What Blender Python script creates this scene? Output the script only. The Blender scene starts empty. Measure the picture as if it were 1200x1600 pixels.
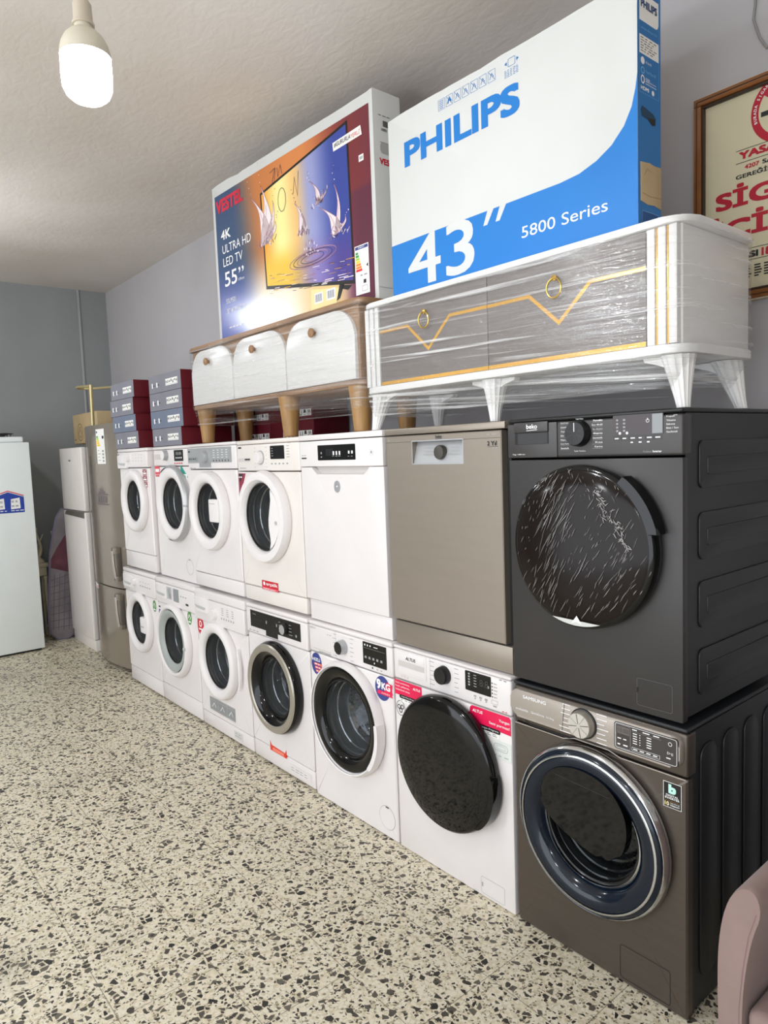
import bpy, bmesh, math, random
from mathutils import Vector, Matrix
sc = bpy.context.scene
COL = sc.collection
PI = math.pi

# ------------------------------------------------------------------ camera
cd = bpy.data.cameras.new('camera'); cam = bpy.data.objects.new('camera', cd); COL.objects.link(cam)
RR = Vector((0.63834641, 0.76885255, -0.03714325)); DD = Vector((0.04287543, -0.0836936, -0.99556872))
FF = Vector((-0.7685542, 0.63392519, -0.0863904))
m = Matrix((RR, -DD, -FF)).transposed().to_4x4(); m.translation = Vector((0.905638, -1.779314, 1.620023))
cam.matrix_world = m
cd.sensor_fit = 'VERTICAL'; cd.sensor_height = 24.0; cd.lens = 1102.69 * 24.0 / 1600.0
cd.clip_start = 0.02; cd.clip_end = 60
sc.camera = cam
# ------------------------------------------------------------------ colour, world, lights
vs = sc.view_settings
sc.display_settings.display_device = 'sRGB'
vs.view_transform = 'Standard'; vs.look = 'None'; vs.gamma = 1.0; vs.use_curve_mapping = False
vs.exposure = 0.58
try:
    sc.cycles.max_bounces = 10; sc.cycles.diffuse_bounces = 5; sc.cycles.glossy_bounces = 5
    sc.cycles.transparent_max_bounces = 16; sc.cycles.transmission_bounces = 6
    sc.cycles.sample_clamp_indirect = 6.0
    sc.cycles.caustics_reflective = False; sc.cycles.caustics_refractive = False
    sc.cycles.use_denoising = True
except Exception:
    pass
W_ = bpy.data.worlds.new('world'); sc.world = W_; W_.use_nodes = True
W_.node_tree.nodes['Background'].inputs[0].default_value = (0.80, 0.90, 1.0, 1)
W_.node_tree.nodes['Background'].inputs[1].default_value = 1.2

def area(name, loc, target, sx, sy, power, col=(1, 1, 1)):
    l = bpy.data.lights.new(name, 'AREA'); l.shape = 'RECTANGLE'; l.size = sx; l.size_y = sy
    l.energy = power; l.color = col
    o = bpy.data.objects.new(name, l); COL.objects.link(o); o.location = loc
    o.rotation_euler = (Vector(target) - Vector(loc)).to_track_quat('-Z', 'Y').to_euler()
    return o
DAY = 62.0          # daylight put in through an opening added on the unseen left side
BULB = 137.0          # emission of a ceiling bulb
area('added_daylight_fill', (-0.4, -4.72, 1.45), (-0.4, 0.0, 1.45), 7.4, 2.6, DAY, (1.0, 0.985, 0.99))  # lamp placed behind the added opening to light the appliance fronts

# ------------------------------------------------------------------ materials
def lin(c):
    return c / 12.92 if c <= 0.04045 else ((c + 0.055) / 1.055) ** 2.4
def hexc(h):
    h = h.lstrip('#')
    return tuple(lin(int(h[i:i + 2], 16) / 255) for i in (0, 2, 4)) + (1,)
MATS = {}
def mat(name, col, rough=0.5, metal=0.0, spec=0.5, coat=0.0, var=0.04, vscale=6.0, bump=0.0, bscale=80.0, sheen=0.0, stretch=None, brand=0):
    if name in MATS: return MATS[name]
    M = bpy.data.materials.new(name); M.use_nodes = True; nt = M.node_tree; N = nt.nodes; L = nt.links
    b = N['Principled BSDF']
    c = hexc(col)
    b.inputs['Base Color'].default_value = c
    b.inputs['Roughness'].default_value = rough; b.inputs['Metallic'].default_value = metal
    b.inputs['Specular IOR Level'].default_value = spec; b.inputs['Coat Weight'].default_value = coat
    if sheen: b.inputs['Sheen Weight'].default_value = sheen
    tc = N.new('ShaderNodeTexCoord'); mp = N.new('ShaderNodeMapping'); L.new(tc.outputs['Object'], mp.inputs[0])
    if stretch: mp.inputs['Scale'].default_value = stretch
    if var:
        n = N.new('ShaderNodeTexNoise'); n.inputs['Scale'].default_value = vscale; n.inputs['Detail'].default_value = 4
        L.new(mp.outputs[0], n.inputs['Vector'])
        r = N.new('ShaderNodeValToRGB'); r.color_ramp.elements[0].position = 0.3; r.color_ramp.elements[1].position = 0.7
        r.color_ramp.elements[0].color = tuple(x * (1 - var) for x in c[:3]) + (1,)
        r.color_ramp.elements[1].color = tuple(min(1, x * (1 + var)) for x in c[:3]) + (1,)
        L.new(n.outputs['Fac'], r.inputs[0]); L.new(r.outputs[0], b.inputs['Base Color'])
    if bump:
        n2 = N.new('ShaderNodeTexNoise'); n2.inputs['Scale'].default_value = bscale; n2.inputs['Detail'].default_value = 3
        L.new(mp.outputs[0], n2.inputs['Vector'])
        bp = N.new('ShaderNodeBump'); bp.inputs['Strength'].default_value = bump; bp.inputs['Distance'].default_value = 0.01
        L.new(n2.outputs['Fac'], bp.inputs['Height']); L.new(bp.outputs[0], b.inputs['Normal'])
    MATS[name] = M
    return M

ENAMEL = mat('white_enamel', '#e5e0e0', 0.28, coat=0.2, var=0.015)
PLAST = mat('white_plastic', '#e7e3e3', 0.35, var=0.015)
WARMW = mat('warm_white_enamel', '#e3ddd8', 0.32, var=0.02)
GREYP = mat('grey_plastic', '#b9bbbc', 0.4)
SILVER = mat('silver_panel', '#b4b6b9', 0.35, 0.4)
SILRING = mat('silver_ring', '#aba59a', 0.32, 0.5)
CHROME = mat('chrome', '#d9dcdf', 0.12, 1.0)
BLACKP = mat('black_plastic', '#121213', 0.35)
BLACKG = mat('black_gloss', '#09090a', 0.1, spec=0.35, coat=0.08)
DARKGL = mat('dark_door_glass', '#0b0b0c', 0.06, spec=0.35, coat=0.12, var=0)
DISP = mat('display_black', '#0c0c0e', 0.15)
GASK = mat('grey_rubber', '#6f7478', 0.6)
SHADOWGAP = mat('gap_black', '#17171a', 0.7)
ANTH = mat('anthracite_enamel', '#3d3b3b', 0.4, 0.35, var=0.05)
ANTHP = mat('anthracite_plastic', '#434141', 0.4, 0.2)
ANTHS = mat('anthracite_side', '#1c1e1e', 0.42)
INOXD = mat('dark_inox', '#5f5750', 0.36, 0.65, var=0.05, stretch=(1, 1, 14))
INOXPANEL = mat('inox_panel', '#b3aaa2', 0.34, 0.35)
INOX = mat('brushed_inox', '#978d82', 0.38, 0.5, var=0.02, vscale=4, stretch=(1, 1, 9))
INOXF = mat('fridge_inox', '#a0968a', 0.2, 0.55, var=0.04)
SSIDE = mat('washer_dark_side', '#1b1e21', 0.4)
NAVY = mat('navy_door_trim', '#081524', 0.14, spec=0.4, coat=0.15)
WHITEINK = mat('white_ink', '#f2f2f2', 0.6, var=0)
GREYINK = mat('grey_ink', '#9a9a9c', 0.6, var=0)
DARKINK = mat('dark_ink', '#26272b', 0.6, var=0)
PAPER = mat('white_paper', '#f0efec', 0.6, var=0.02)
RED = mat('red_sticker', '#c81f33', 0.45)
ORRED = mat('orange_red_sticker', '#e2391f', 0.45)
PINK = mat('pink_sticker', '#e3124f', 0.4)
BLUEST = mat('blue_sticker', '#353f86', 0.45)
GREENST = mat('green_sticker', '#4b8a3a', 0.5)
TEAL = mat('teal_sticker', '#2f9b8b', 0.5)
GOLD = mat('gold_strip', '#d9a441', 0.3, 0.5)
BRASS = mat('brass', '#d8b45f', 0.22, 0.9)
LACQ = mat('white_lacquer', '#e8e7e6', 0.3, var=0.015)
GREYDOOR = mat('grey_cabinet_front', '#77706e', 0.45, var=0.03)
WOOD = mat('oak_wood', '#94704f', 0.45, var=0.16, vscale=5, stretch=(1, 8, 1.2), bump=0.04)
OAKV = mat('oak_leg_wood', '#a07a4a', 0.45, var=0.18, vscale=6, stretch=(9, 9, 0.8), bump=0.04)
CARDW = mat('white_cardboard', '#cfd0ce', 0.7, var=0.015, bump=0.02, bscale=30)
CARDB = mat('brown_cardboard', '#b9a27c', 0.8, var=0.08, bump=0.1)
BLUE = mat('carton_blue', '#1274c2', 0.55, var=0.02)
BLUED = mat('carton_blue_side', '#1670b4', 0.55, var=0.02)
MAROON = mat('maroon_cardboard', '#5d0d1b', 0.6, spec=0.3)
MAUVE = mat('mauve_velvet', '#8f7974', 0.9, var=0.08, vscale=9, bump=0.05, bscale=220, sheen=0.15)
CREAM = mat('cream_paint', '#d8cdb4', 0.6, var=0.06)
GREENC = mat('energy_green', '#35a04a', 0.6, var=0); LIME = mat('energy_lime', '#a8cf3c', 0.6, var=0)
YELL = mat('energy_yellow', '#f4d02d', 0.6, var=0); ORNG = mat('energy_orange', '#ef8a2d', 0.6, var=0)
REDC = mat('energy_red', '#dc2f2b', 0.6, var=0)

def glass_mat(name, tint, base, rough=0.04, milk=0.13):
    if name in MATS: return MATS[name]
    M = bpy.data.materials.new(name); M.use_nodes = True; nt = M.node_tree; N = nt.nodes; L = nt.links
    N.remove(N['Principled BSDF'])
    tr = N.new('ShaderNodeBsdfTransparent'); tr.inputs[0].default_value = (tint[0], tint[1], tint[2], 1)
    gl = N.new('ShaderNodeBsdfGlossy'); gl.inputs['Roughness'].default_value = rough; gl.inputs[0].default_value = (0.9, 0.95, 1, 1)
    lw = N.new('ShaderNodeLayerWeight'); lw.inputs[0].default_value = base
    mx = N.new('ShaderNodeMixShader'); L.new(lw.outputs['Fresnel'], mx.inputs[0])
    df = N.new('ShaderNodeBsdfDiffuse'); df.inputs[0].default_value = (0.42, 0.44, 0.45, 1); m0 = N.new('ShaderNodeMixShader'); m0.inputs[0].default_value = milk
    L.new(tr.outputs[0], m0.inputs[1]); L.new(df.outputs[0], m0.inputs[2]); L.new(m0.outputs[0], mx.inputs[1]); L.new(gl.outputs[0], mx.inputs[2]); L.new(mx.outputs[0], N['Material Output'].inputs[0])
    MATS[name] = M
    return M
BOWL = glass_mat('porthole_glass', (0.66, 0.69, 0.70), 0.55)

BOWLD = glass_mat('dark_porthole_glass', (0.45, 0.47, 0.48), 0.3, milk=0.01)
def film_mat(name, scale, tilt, thin, lo, hi, amount, haze=0.05, gloss=0.11):
    """clear stretch film: mostly see-through, with whitish pulled folds and gloss"""
    M = bpy.data.materials.new(name); M.use_nodes = True; nt = M.node_tree; N = nt.nodes; L = nt.links
    N.remove(N['Principled BSDF'])
    tc = N.new('ShaderNodeTexCoord'); mp = N.new('ShaderNodeMapping'); L.new(tc.outputs['Object'], mp.inputs[0])
    mp.inputs['Rotation'].default_value = (0, tilt, 0)
    mp2 = N.new('ShaderNodeMapping'); mp2.inputs['Scale'].default_value = scale; L.new(mp.outputs[0], mp2.inputs[0])
    n = N.new('ShaderNodeTexNoise'); n.inputs['Scale'].default_value = 1.0; n.inputs['Detail'].default_value = 5; n.inputs['Distortion'].default_value = 0.35
    L.new(mp2.outputs[0], n.inputs['Vector'])
    r = N.new('ShaderNodeValToRGB'); r.color_ramp.elements[0].position = lo; r.color_ramp.elements[1].position = hi
    r.color_ramp.elements[0].color = (haze, haze, haze, 1); r.color_ramp.elements[1].color = (amount, amount, amount, 1)
    L.new(n.outputs['Fac'], r.inputs[0])
    bp = N.new('ShaderNodeBump'); bp.inputs['Strength'].default_value = 0.7; bp.inputs['Distance'].default_value = thin
    L.new(n.outputs['Fac'], bp.inputs['Height'])
    tr = N.new('ShaderNodeBsdfTransparent'); tr.inputs[0].default_value = (0.97, 0.97, 0.97, 1)
    df = N.new('ShaderNodeBsdfDiffuse'); df.inputs[0].default_value = (0.85, 0.85, 0.86, 1); L.new(bp.outputs[0], df.inputs['Normal'])
    gl = N.new('ShaderNodeBsdfGlossy'); gl.inputs['Roughness'].default_value = 0.09; L.new(bp.outputs[0], gl.inputs['Normal'])
    m1 = N.new('ShaderNodeMixShader'); L.new(r.outputs[0], m1.inputs[0]); L.new(tr.outputs[0], m1.inputs[1]); L.new(df.outputs[0], m1.inputs[2])
    m2 = N.new('ShaderNodeMixShader'); m2.inputs[0].default_value = gloss
    L.new(m1.outputs[0], m2.inputs[1]); L.new(gl.outputs[0], m2.inputs[2]); L.new(m2.outputs[0], N['Material Output'].inputs[0])
    return M
WRAP = film_mat('stretch_wrap', (1.3, 1.3, 62.0), -0.03, 0.02, 0.565, 0.70, 0.60, 0.015)
WRAPL = film_mat('stretch_wrap_loose', (1.1, 1.1, 75.0), -0.05, 0.02, 0.50, 0.68, 0.62, 0.04)
WRAPW = film_mat('stretch_wrap_fine', (1.4, 1.4, 80.0), -0.02, 0.02, 0.55, 0.74, 0.45, 0.02)
PEEL = mat('film_crease_glint', '#a09c9a', 0.35, var=0.1)  # pale grey stands in for light caught on the film's folds

# ------------------------------------------------------------------ mesh builder
_txt = {}
def text_geo(s, bold=0.0, shear=0.0, spacing=1.0):
    k = (s, bold, shear, spacing)
    if k not in _txt:
        cu = bpy.data.curves.new('lettering', 'FONT'); cu.body = s; cu.size = 1.0; cu.offset = bold; cu.shear = shear
        cu.space_character = spacing; cu.resolution_u = 4; cu.fill_mode = 'FRONT'
        ob = bpy.data.objects.new('lettering', cu)
        me = bpy.data.meshes.new_from_object(ob)
        v = [tuple(x.co) for x in me.vertices]; f = [tuple(p.vertices) for p in me.polygons]
        bpy.data.objects.remove(ob); bpy.data.curves.remove(cu); bpy.data.meshes.remove(me)
        xs = [p[0] for p in v] or [0, 1]; ys = [p[1] for p in v] or [0, 1]
        _txt[k] = (v, f, min(xs), max(xs), min(ys), max(ys))
    return _txt[k]

def rrect(x0, x1, z0, z1, r, n=5):
    r = max(1e-5, min(r, (x1 - x0) / 2 - 1e-5, (z1 - z0) / 2 - 1e-5)); p = []
    for cx, cz, a in ((x1 - r, z0 + r, -PI / 2), (x1 - r, z1 - r, 0), (x0 + r, z1 - r, PI / 2), (x0 + r, z0 + r, PI)):
        for i in range(n + 1):
            t = a + PI / 2 * i / n; p.append((cx + r * math.cos(t), cz + r * math.sin(t)))
    return p
def disc(cx, cz, rx, rz=None, n=40, a0=0.0):
    rz = rz or rx
    return [(cx + rx * math.cos(a0 + 2 * PI * i / n), cz + rz * math.sin(a0 + 2 * PI * i / n)) for i in range(n)]

def smooth_closed(pts, it=3):
    for _ in range(it):
        n = len(pts); pts = [p for i in range(n) for p in ((pts[i][0] * .75 + pts[(i + 1) % n][0] * .25, pts[i][1] * .75 + pts[(i + 1) % n][1] * .25), (pts[i][0] * .25 + pts[(i + 1) % n][0] * .75, pts[i][1] * .25 + pts[(i + 1) % n][1] * .75))]
    return pts
class MB:
    def __init__(s, M=None):
        s.v = []; s.f = []; s.mi = []; s.sm = []; s.mats = []; s.M = M
    def add(s, vs_, fs, mt, smooth=False):
        if mt not in s.mats: s.mats.append(mt)
        k = s.mats.index(mt); o = len(s.v)
        for p in vs_:
            s.v.append(tuple(s.M @ Vector(p)) if s.M else tuple(p))
        for f in fs:
            s.f.append(tuple(i + o for i in f)); s.mi.append(k); s.sm.append(smooth)
        return s
    def bm(s, b, mt, smooth=False):
        b.verts.index_update()
        s.add([v.co[:] for v in b.verts], [[v.index for v in f.verts] for f in b.faces], mt, smooth); b.free(); return s
    def box(s, x0, x1, y0, y1, z0, z1, mt, b=0.0, seg=2):
        q = bmesh.new(); bmesh.ops.create_cube(q, size=1)
        for v in q.verts:
            v.co = ((x0 + x1) / 2 + v.co.x * (x1 - x0), (y0 + y1) / 2 + v.co.y * (y1 - y0), (z0 + z1) / 2 + v.co.z * (z1 - z0))
        if b > 0: bmesh.ops.bevel(q, geom=q.edges[:], offset=b, segments=seg, affect='EDGES', profile=0.5)
        return s.bm(q, mt)
    def prism(s, poly, y0, y1, mt, b=0.0, seg=2, axis='y'):
        """outline in x,z; front face at y0, back at y1 (axis 'z': outline in x,y between z0 and z1)"""
        if axis == 'y': mk = lambda p, d: (p[0], d, p[1])
        else: mk = lambda p, d: (p[0], p[1], d)
        q = bmesh.new()
        a = [q.verts.new(mk(p, y0)) for p in poly]; c = [q.verts.new(mk(p, y1)) for p in poly]; n = len(poly)
        q.faces.new(a); q.faces.new(c[::-1])
        for i in range(n): q.faces.new((a[i], c[i], c[(i + 1) % n], a[(i + 1) % n]))
        if b > 0:
            q.edges.ensure_lookup_table()
            es = [e for e in q.edges if all(v in a for v in e.verts)]
            if axis == 'z': es += [e for e in q.edges if all(v in c for v in e.verts)]
            bmesh.ops.bevel(q, geom=es, offset=b, segments=seg, affect='EDGES', profile=0.5)
        bmesh.ops.recalc_face_normals(q, faces=q.faces[:])
        return s.bm(q, mt)
    def flat(s, poly, y, mt):
        return s.add([(p[0], y, p[1]) for p in poly], [tuple(range(len(poly)))], mt)
    def rect(s, x0, x1, z0, z1, y, mt): return s.flat([(x0, z0), (x1, z0), (x1, z1), (x0, z1)], y, mt)
    def line(s, pts, w, y, mt, closed=False):
        n = len(pts); L_, R_ = [], []
        for i, p in enumerate(pts):
            a = Vector(pts[i - 1]) if (i > 0 or closed) else None; c = Vector(pts[(i + 1) % n]) if (i < n - 1 or closed) else None
            p = Vector(p); d1 = (p - a).normalized() if a is not None else None; d2 = (c - p).normalized() if c is not None else None
            d1 = d1 or d2; d2 = d2 or d1
            n1 = Vector((-d1.y, d1.x)); n2 = Vector((-d2.y, d2.x)); nn = (n1 + n2)
            nn = nn.normalized() if nn.length > 1e-6 else n1
            k = w / 2 / max(0.35, nn.dot(n1)); L_.append(p + nn * k); R_.append(p - nn * k)
        v = [(q.x, y, q.y) for q in L_] + [(q.x, y, q.y) for q in R_]
        f = [(i, n + i, n + (i + 1) % n, (i + 1) % n) for i in range(n if closed else n - 1)]
        return s.add(v, f, mt)
    def loft(s, loops, mt, smooth=False, c0=False, c1=False):
        n = len(loops[0]); v = [p for l in loops for p in l]; f = []
        for k in range(len(loops) - 1):
            for i in range(n):
                j = (i + 1) % n; f.append((k * n + i, k * n + j, (k + 1) * n + j, (k + 1) * n + i))
        if c0: f.append(tuple(range(n))[::-1])
        if c1: f.append(tuple((len(loops) - 1) * n + i for i in range(n)))
        return s.add(v, f, mt, smooth)
    def lathe(s, prof, cx, c2, mt, seg=48, axis='y', smooth=True, a0=0, a1=2 * PI):
        """profile of (radius, position along the axis)"""
        full = abs(a1 - a0 - 2 * PI) < 1e-6; ns = seg if full else seg + 1; v = []; f = []
        for r, d in prof:
            for i in range(ns):
                t = a0 + (a1 - a0) * i / seg; q = (r * math.cos(t), r * math.sin(t))
                v.append((cx + q[0], d, c2 + q[1]) if axis == 'y' else (cx + q[0], c2 + q[1], d))
        for k in range(len(prof) - 1):
            for i in range(seg):
                j = (i + 1) % ns
                a, b_, c, e = k * ns + i, k * ns + j, (k + 1) * ns + j, (k + 1) * ns + i
                if prof[k][0] < 1e-7: f.append((a, c, e))
                elif prof[k + 1][0] < 1e-7: f.append((a, b_, c))
                else: f.append((a, b_, c, e))
        return s.add(v, f, mt, smooth)
    def tube(s, pts, r, mt, seg=8, closed=False):
        pts = [Vector(p) for p in pts]; n = len(pts); loops = []; up = None
        for i, p in enumerate(pts):
            a = pts[i - 1] if (i > 0 or closed) else p; c = pts[(i + 1) % n] if (i < n - 1 or closed) else p
            t = (c - a).normalized()
            if up is None:
                up = Vector((0, 0, 1)) if abs(t.z) < 0.9 else Vector((1, 0, 0))
            e1 = t.cross(up).normalized(); e2 = e1.cross(t).normalized(); up = e2
            rr = r[i] if isinstance(r, (list, tuple)) else r
            loops.append([tuple(p + rr * (math.cos(2 * PI * k / seg) * e1 + math.sin(2 * PI * k / seg) * e2)) for k in range(seg)])
        if closed: loops.append(loops[0])
        return s.loft(loops, mt, True, not closed, not closed)
    def text(s, t, x, z, h, y, mt, w=None, al='l', bold=0.0, shear=0.0, sx=1.0, dz=0.0, spacing=1.0):
        """h: height of the lettering's box; w: its width; dz: rise over the width"""
        v, f, a, b_, c, d = text_geo(t, 0.0, shear, spacing)
        a -= bold; b_ += bold; c -= bold; d += bold; k = h / (d - c); kx = (w / (b_ - a)) if w else k * sx
        W = (b_ - a) * kx; ox = x - (0 if al == 'l' else W / 2 if al == 'c' else W)
        # heavy lettering: the same outline laid over itself, a stroke's growth apart
        steps = [(0, 0)] if not bold else [(0, 0), (-1, -1), (1, -1), (1, 1), (-1, 1), (-1, 0), (1, 0)] + ([(0, 1), (0, -1)] if bold > 0.03 else [])
        for i, (ux, uz) in enumerate(steps):
            s.add([(ox + (p[0] + ux * bold - a) * kx, y - 0.00003 * i, z + (p[1] + uz * bold - c) * k) for p in v], f, mt)
        return s
    def dashes(s, x0, x1, z, h, y, mt, n=3, rnd=None):
        rnd = rnd or random; L_ = (x1 - x0) / n
        for i in range(n):
            s.rect(x0 + i * L_, x0 + i * L_ + L_ * rnd.uniform(0.45, 0.85), z, z + h, y, mt)
        return s

def make_obj(name, mb, off=(0, 0, 0), sharp=math.radians(38)):
    me = bpy.data.meshes.new(name)
    me.from_pydata([(p[0] + off[0], p[1] + off[1], p[2] + off[2]) for p in mb.v], [], mb.f)
    for mt in mb.mats: me.materials.append(mt)
    me.polygons.foreach_set('material_index', mb.mi); me.polygons.foreach_set('use_smooth', mb.sm)
    me.update(); me.set_sharp_from_angle(angle=sharp)
    o = bpy.data.objects.new(name, me); COL.objects.link(o)
    return o
class Thing:
    """an Empty at the thing's base; parts are built in coordinates from its front-left-bottom corner"""
    def __init__(s, name, label, cat, loc, size=(0, 0), rz=0.0, group=None):
        o = bpy.data.objects.new(name, None); COL.objects.link(o); o.empty_display_size = 0.1
        s.off = (-size[0] / 2, -size[1] / 2, 0); s.o = o
        o.location = (loc[0] + size[0] / 2, loc[1] + size[1] / 2, loc[2]); o.rotation_euler = (0, 0, rz)
        o['label'] = label; o['category'] = cat
        if group: o['group'] = group
    def part(s, name, mb, parent=None, label=None, stuff=False):
        o = make_obj(name, mb, s.off); o.parent = parent or s.o
        if label: o['label'] = label
        if stuff: o['kind'] = 'stuff'
        return o
def struct(name, mb):
    o = make_obj(name, mb); o['kind'] = 'structure'; return o
def single(name, mb, label, cat, group=None, off=(0, 0, 0), loc=None):
    o = make_obj(name, mb, off); o['label'] = label; o['category'] = cat
    if loc: o.location = loc
    if group: o['group'] = group
    return o
def side_frame(x, y, z=0.0):
    """turns front-facing drawing (x right, z up) into drawing on a face that looks towards +X"""
    return Matrix.Translation((x, y, z)) @ Matrix.Rotation(PI / 2, 4, 'Z')

# ================================================================== the setting
YW, XB, ZC = 0.70, -6.29, 3.27
YL, XF = -4.6, 5.0
def wall_mat(name, col, var, bump=0.25):
    return mat(name, col, 0.75, var=var, vscale=1.6, bump=bump, bscale=9)
WALLR = wall_mat('grey_wall_paint', '#b3b0b3', 0.05)
WALLB = wall_mat('dark_grey_wall_paint', '#8d9091', 0.06)
WALLO = wall_mat('pale_wall_paint', '#bdbab6', 0.05)

def ceiling_material():
    M = bpy.data.materials.new('rough_plaster'); M.use_nodes = True; nt = M.node_tree; N = nt.nodes; L = nt.links; b = N['Principled BSDF']
    b.inputs['Roughness'].default_value = 0.55; b.inputs['Specular IOR Level'].default_value = 0.35
    tc = N.new('ShaderNodeTexCoord')
    n = N.new('ShaderNodeTexNoise'); n.inputs['Scale'].default_value = 1.1; n.inputs['Detail'].default_value = 5; L.new(tc.outputs['Object'], n.inputs['Vector'])
    r = N.new('ShaderNodeValToRGB'); r.color_ramp.elements[0].color = hexc('#d4cbc2'); r.color_ramp.elements[1].color = hexc('#e0dad3')
    r.color_ramp.elements[0].position = 0.35; r.color_ramp.elements[1].position = 0.65
    L.new(n.outputs['Fac'], r.inputs[0]); L.new(r.outputs[0], b.inputs['Base Color'])
    mp = N.new('ShaderNodeMapping'); mp.inputs['Scale'].default_value = (13, 22, 10); mp.inputs['Rotation'].default_value = (0, 0, 0.5); L.new(tc.outputs['Object'], mp.inputs[0])
    n2 = N.new('ShaderNodeTexNoise'); n2.inputs['Scale'].default_value = 1.0; n2.inputs['Detail'].default_value = 6; n2.inputs['Distortion'].default_value = 0.5; L.new(mp.outputs[0], n2.inputs['Vector'])
    bp = N.new('ShaderNodeBump'); bp.inputs['Strength'].default_value = 0.2; bp.inputs['Distance'].default_value = 0.012; L.new(n2.outputs['Fac'], bp.inputs['Height'])
    L.new(bp.outputs[0], b.inputs['Normal'])
    return M
CEIL = ceiling_material()

def terrazzo():
    M = bpy.data.materials.new('terrazzo_tiles'); M.use_nodes = True; nt = M.node_tree; N = nt.nodes; L = nt.links; b = N['Principled BSDF']
    tc = N.new('ShaderNodeTexCoord')
    nz = N.new('ShaderNodeTexNoise'); nz.inputs['Scale'].default_value = 22; nz.inputs['Detail'].default_value = 2; L.new(tc.outputs['Object'], nz.inputs['Vector'])
    sub = N.new('ShaderNodeVectorMath'); sub.operation = 'MULTIPLY_ADD'; sub.inputs[1].default_value = (0.012, 0.012, 0); L.new(nz.outputs['Color'], sub.inputs[0]); L.new(tc.outputs['Object'], sub.inputs[2])
    flat = N.new('ShaderNodeVectorMath'); flat.operation = 'MULTIPLY'; flat.inputs[1].default_value = (1, 1, 0); L.new(sub.outputs[0], flat.inputs[0])
    def chips(scale, thr_sel, lo, hi):
        v = N.new('ShaderNodeTexVoronoi'); v.voronoi_dimensions = '2D'; v.inputs['Scale'].default_value = scale; L.new(flat.outputs[0], v.inputs['Vector'])
        e = N.new('ShaderNodeTexVoronoi'); e.voronoi_dimensions = '2D'; e.feature = 'DISTANCE_TO_EDGE'; e.inputs['Scale'].default_value = scale; L.new(flat.outputs[0], e.inputs['Vector'])
        sp = N.new('ShaderNodeSeparateColor'); L.new(v.outputs['Color'], sp.inputs[0])
        a = N.new('ShaderNodeMath'); a.operation = 'LESS_THAN'; a.inputs[1].default_value = thr_sel; L.new(sp.outputs[0], a.inputs[0])
        # chips of differing size: the cut from the cell's edge follows its own random value
        mr = N.new('ShaderNodeMapRange'); mr.inputs['To Min'].default_value = lo; mr.inputs['To Max'].default_value = hi; L.new(sp.outputs[1], mr.inputs['Value'])
        c = N.new('ShaderNodeMath'); c.operation = 'GREATER_THAN'; L.new(e.outputs['Distance'], c.inputs[0]); L.new(mr.outputs[0], c.inputs[1])
        m_ = N.new('ShaderNodeMath'); m_.operation = 'MULTIPLY'; L.new(a.outputs[0], m_.inputs[0]); L.new(c.outputs[0], m_.inputs[1])
        return m_, sp
    n1 = N.new('ShaderNodeTexNoise'); n1.inputs['Scale'].default_value = 60; n1.inputs['Detail'].default_value = 3; L.new(tc.outputs['Object'], n1.inputs['Vector'])
    base = N.new('ShaderNodeValToRGB'); base.color_ramp.elements[0].color = hexc('#c8bda3'); base.color_ramp.elements[1].color = hexc('#e6dcc4')
    base.color_ramp.elements[0].position = 0.35; base.color_ramp.elements[1].position = 0.62; L.new(n1.outputs['Fac'], base.inputs[0])
    col = base.outputs[0]
    def layer(col, mask, c):
        mx = N.new('ShaderNodeMix'); mx.data_type = 'RGBA'; L.new(mask, mx.inputs[0]); L.new(col, mx.inputs[6])
        if isinstance(c, str): mx.inputs[7].default_value = hexc(c)
        else: L.new(c, mx.inputs[7])
        return mx.outputs[2]
    w, _ = chips(75, 0.62, 0.05, 0.2); col = layer(col, w.outputs[0], '#e4ddcb')
    w, _ = chips(120, 0.22, 0.06, 0.2); col = layer(col, w.outputs[0], '#948b74')
    d, sp = chips(46, 0.32, 0.06, 0.30)
    dr = N.new('ShaderNodeValToRGB'); dr.color_ramp.elements[0].color = hexc('#201e1d'); dr.color_ramp.elements[1].color = hexc('#6a6459'); L.new(sp.outputs[2], dr.inputs[0])
    col = layer(col, d.outputs[0], dr.outputs[0])
    d, sp = chips(85, 0.15, 0.08, 0.3); col = layer(col, d.outputs[0], '#38352f')
    # large worn, dirty patches
    n3 = N.new('ShaderNodeTexNoise'); n3.inputs['Scale'].default_value = 1.7; n3.inputs['Detail'].default_value = 6; L.new(tc.outputs['Object'], n3.inputs['Vector'])
    dm = N.new('ShaderNodeValToRGB'); dm.color_ramp.elements[0].position = 0.56; dm.color_ramp.elements[1].position = 0.78
    dm.color_ramp.elements[0].color = (0, 0, 0, 1); dm.color_ramp.elements[1].color = (0.42, 0.42, 0.42, 1); L.new(n3.outputs['Fac'], dm.inputs[0])
    col = layer(col, dm.outputs[0], '#5e584c')
    # joints of 30 cm tiles
    mp = N.new('ShaderNodeMapping'); mp.inputs['Location'].default_value = (0.80, 0.89, 0); L.new(tc.outputs['Object'], mp.inputs[0])
    br = N.new('ShaderNodeTexBrick'); br.offset = 0.0; br.inputs['Scale'].default_value = 1.0; br.inputs['Brick Width'].default_value = 0.305; br.inputs['Row Height'].default_value = 0.305
    br.inputs['Mortar Size'].default_value = 0.0016; br.inputs['Mortar Smooth'].default_value = 0.2; L.new(mp.outputs[0], br.inputs['Vector'])
    mj = N.new('ShaderNodeMath'); mj.operation = 'MULTIPLY'; mj.inputs[1].default_value = 0.65; L.new(br.outputs['Fac'], mj.inputs[0])
    col = layer(col, mj.outputs[0], '#5f594c')
    L.new(col, b.inputs['Base Color'])
    b.inputs['Roughness'].default_value = 0.42; b.inputs['Specular IOR Level'].default_value = 0.4
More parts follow.
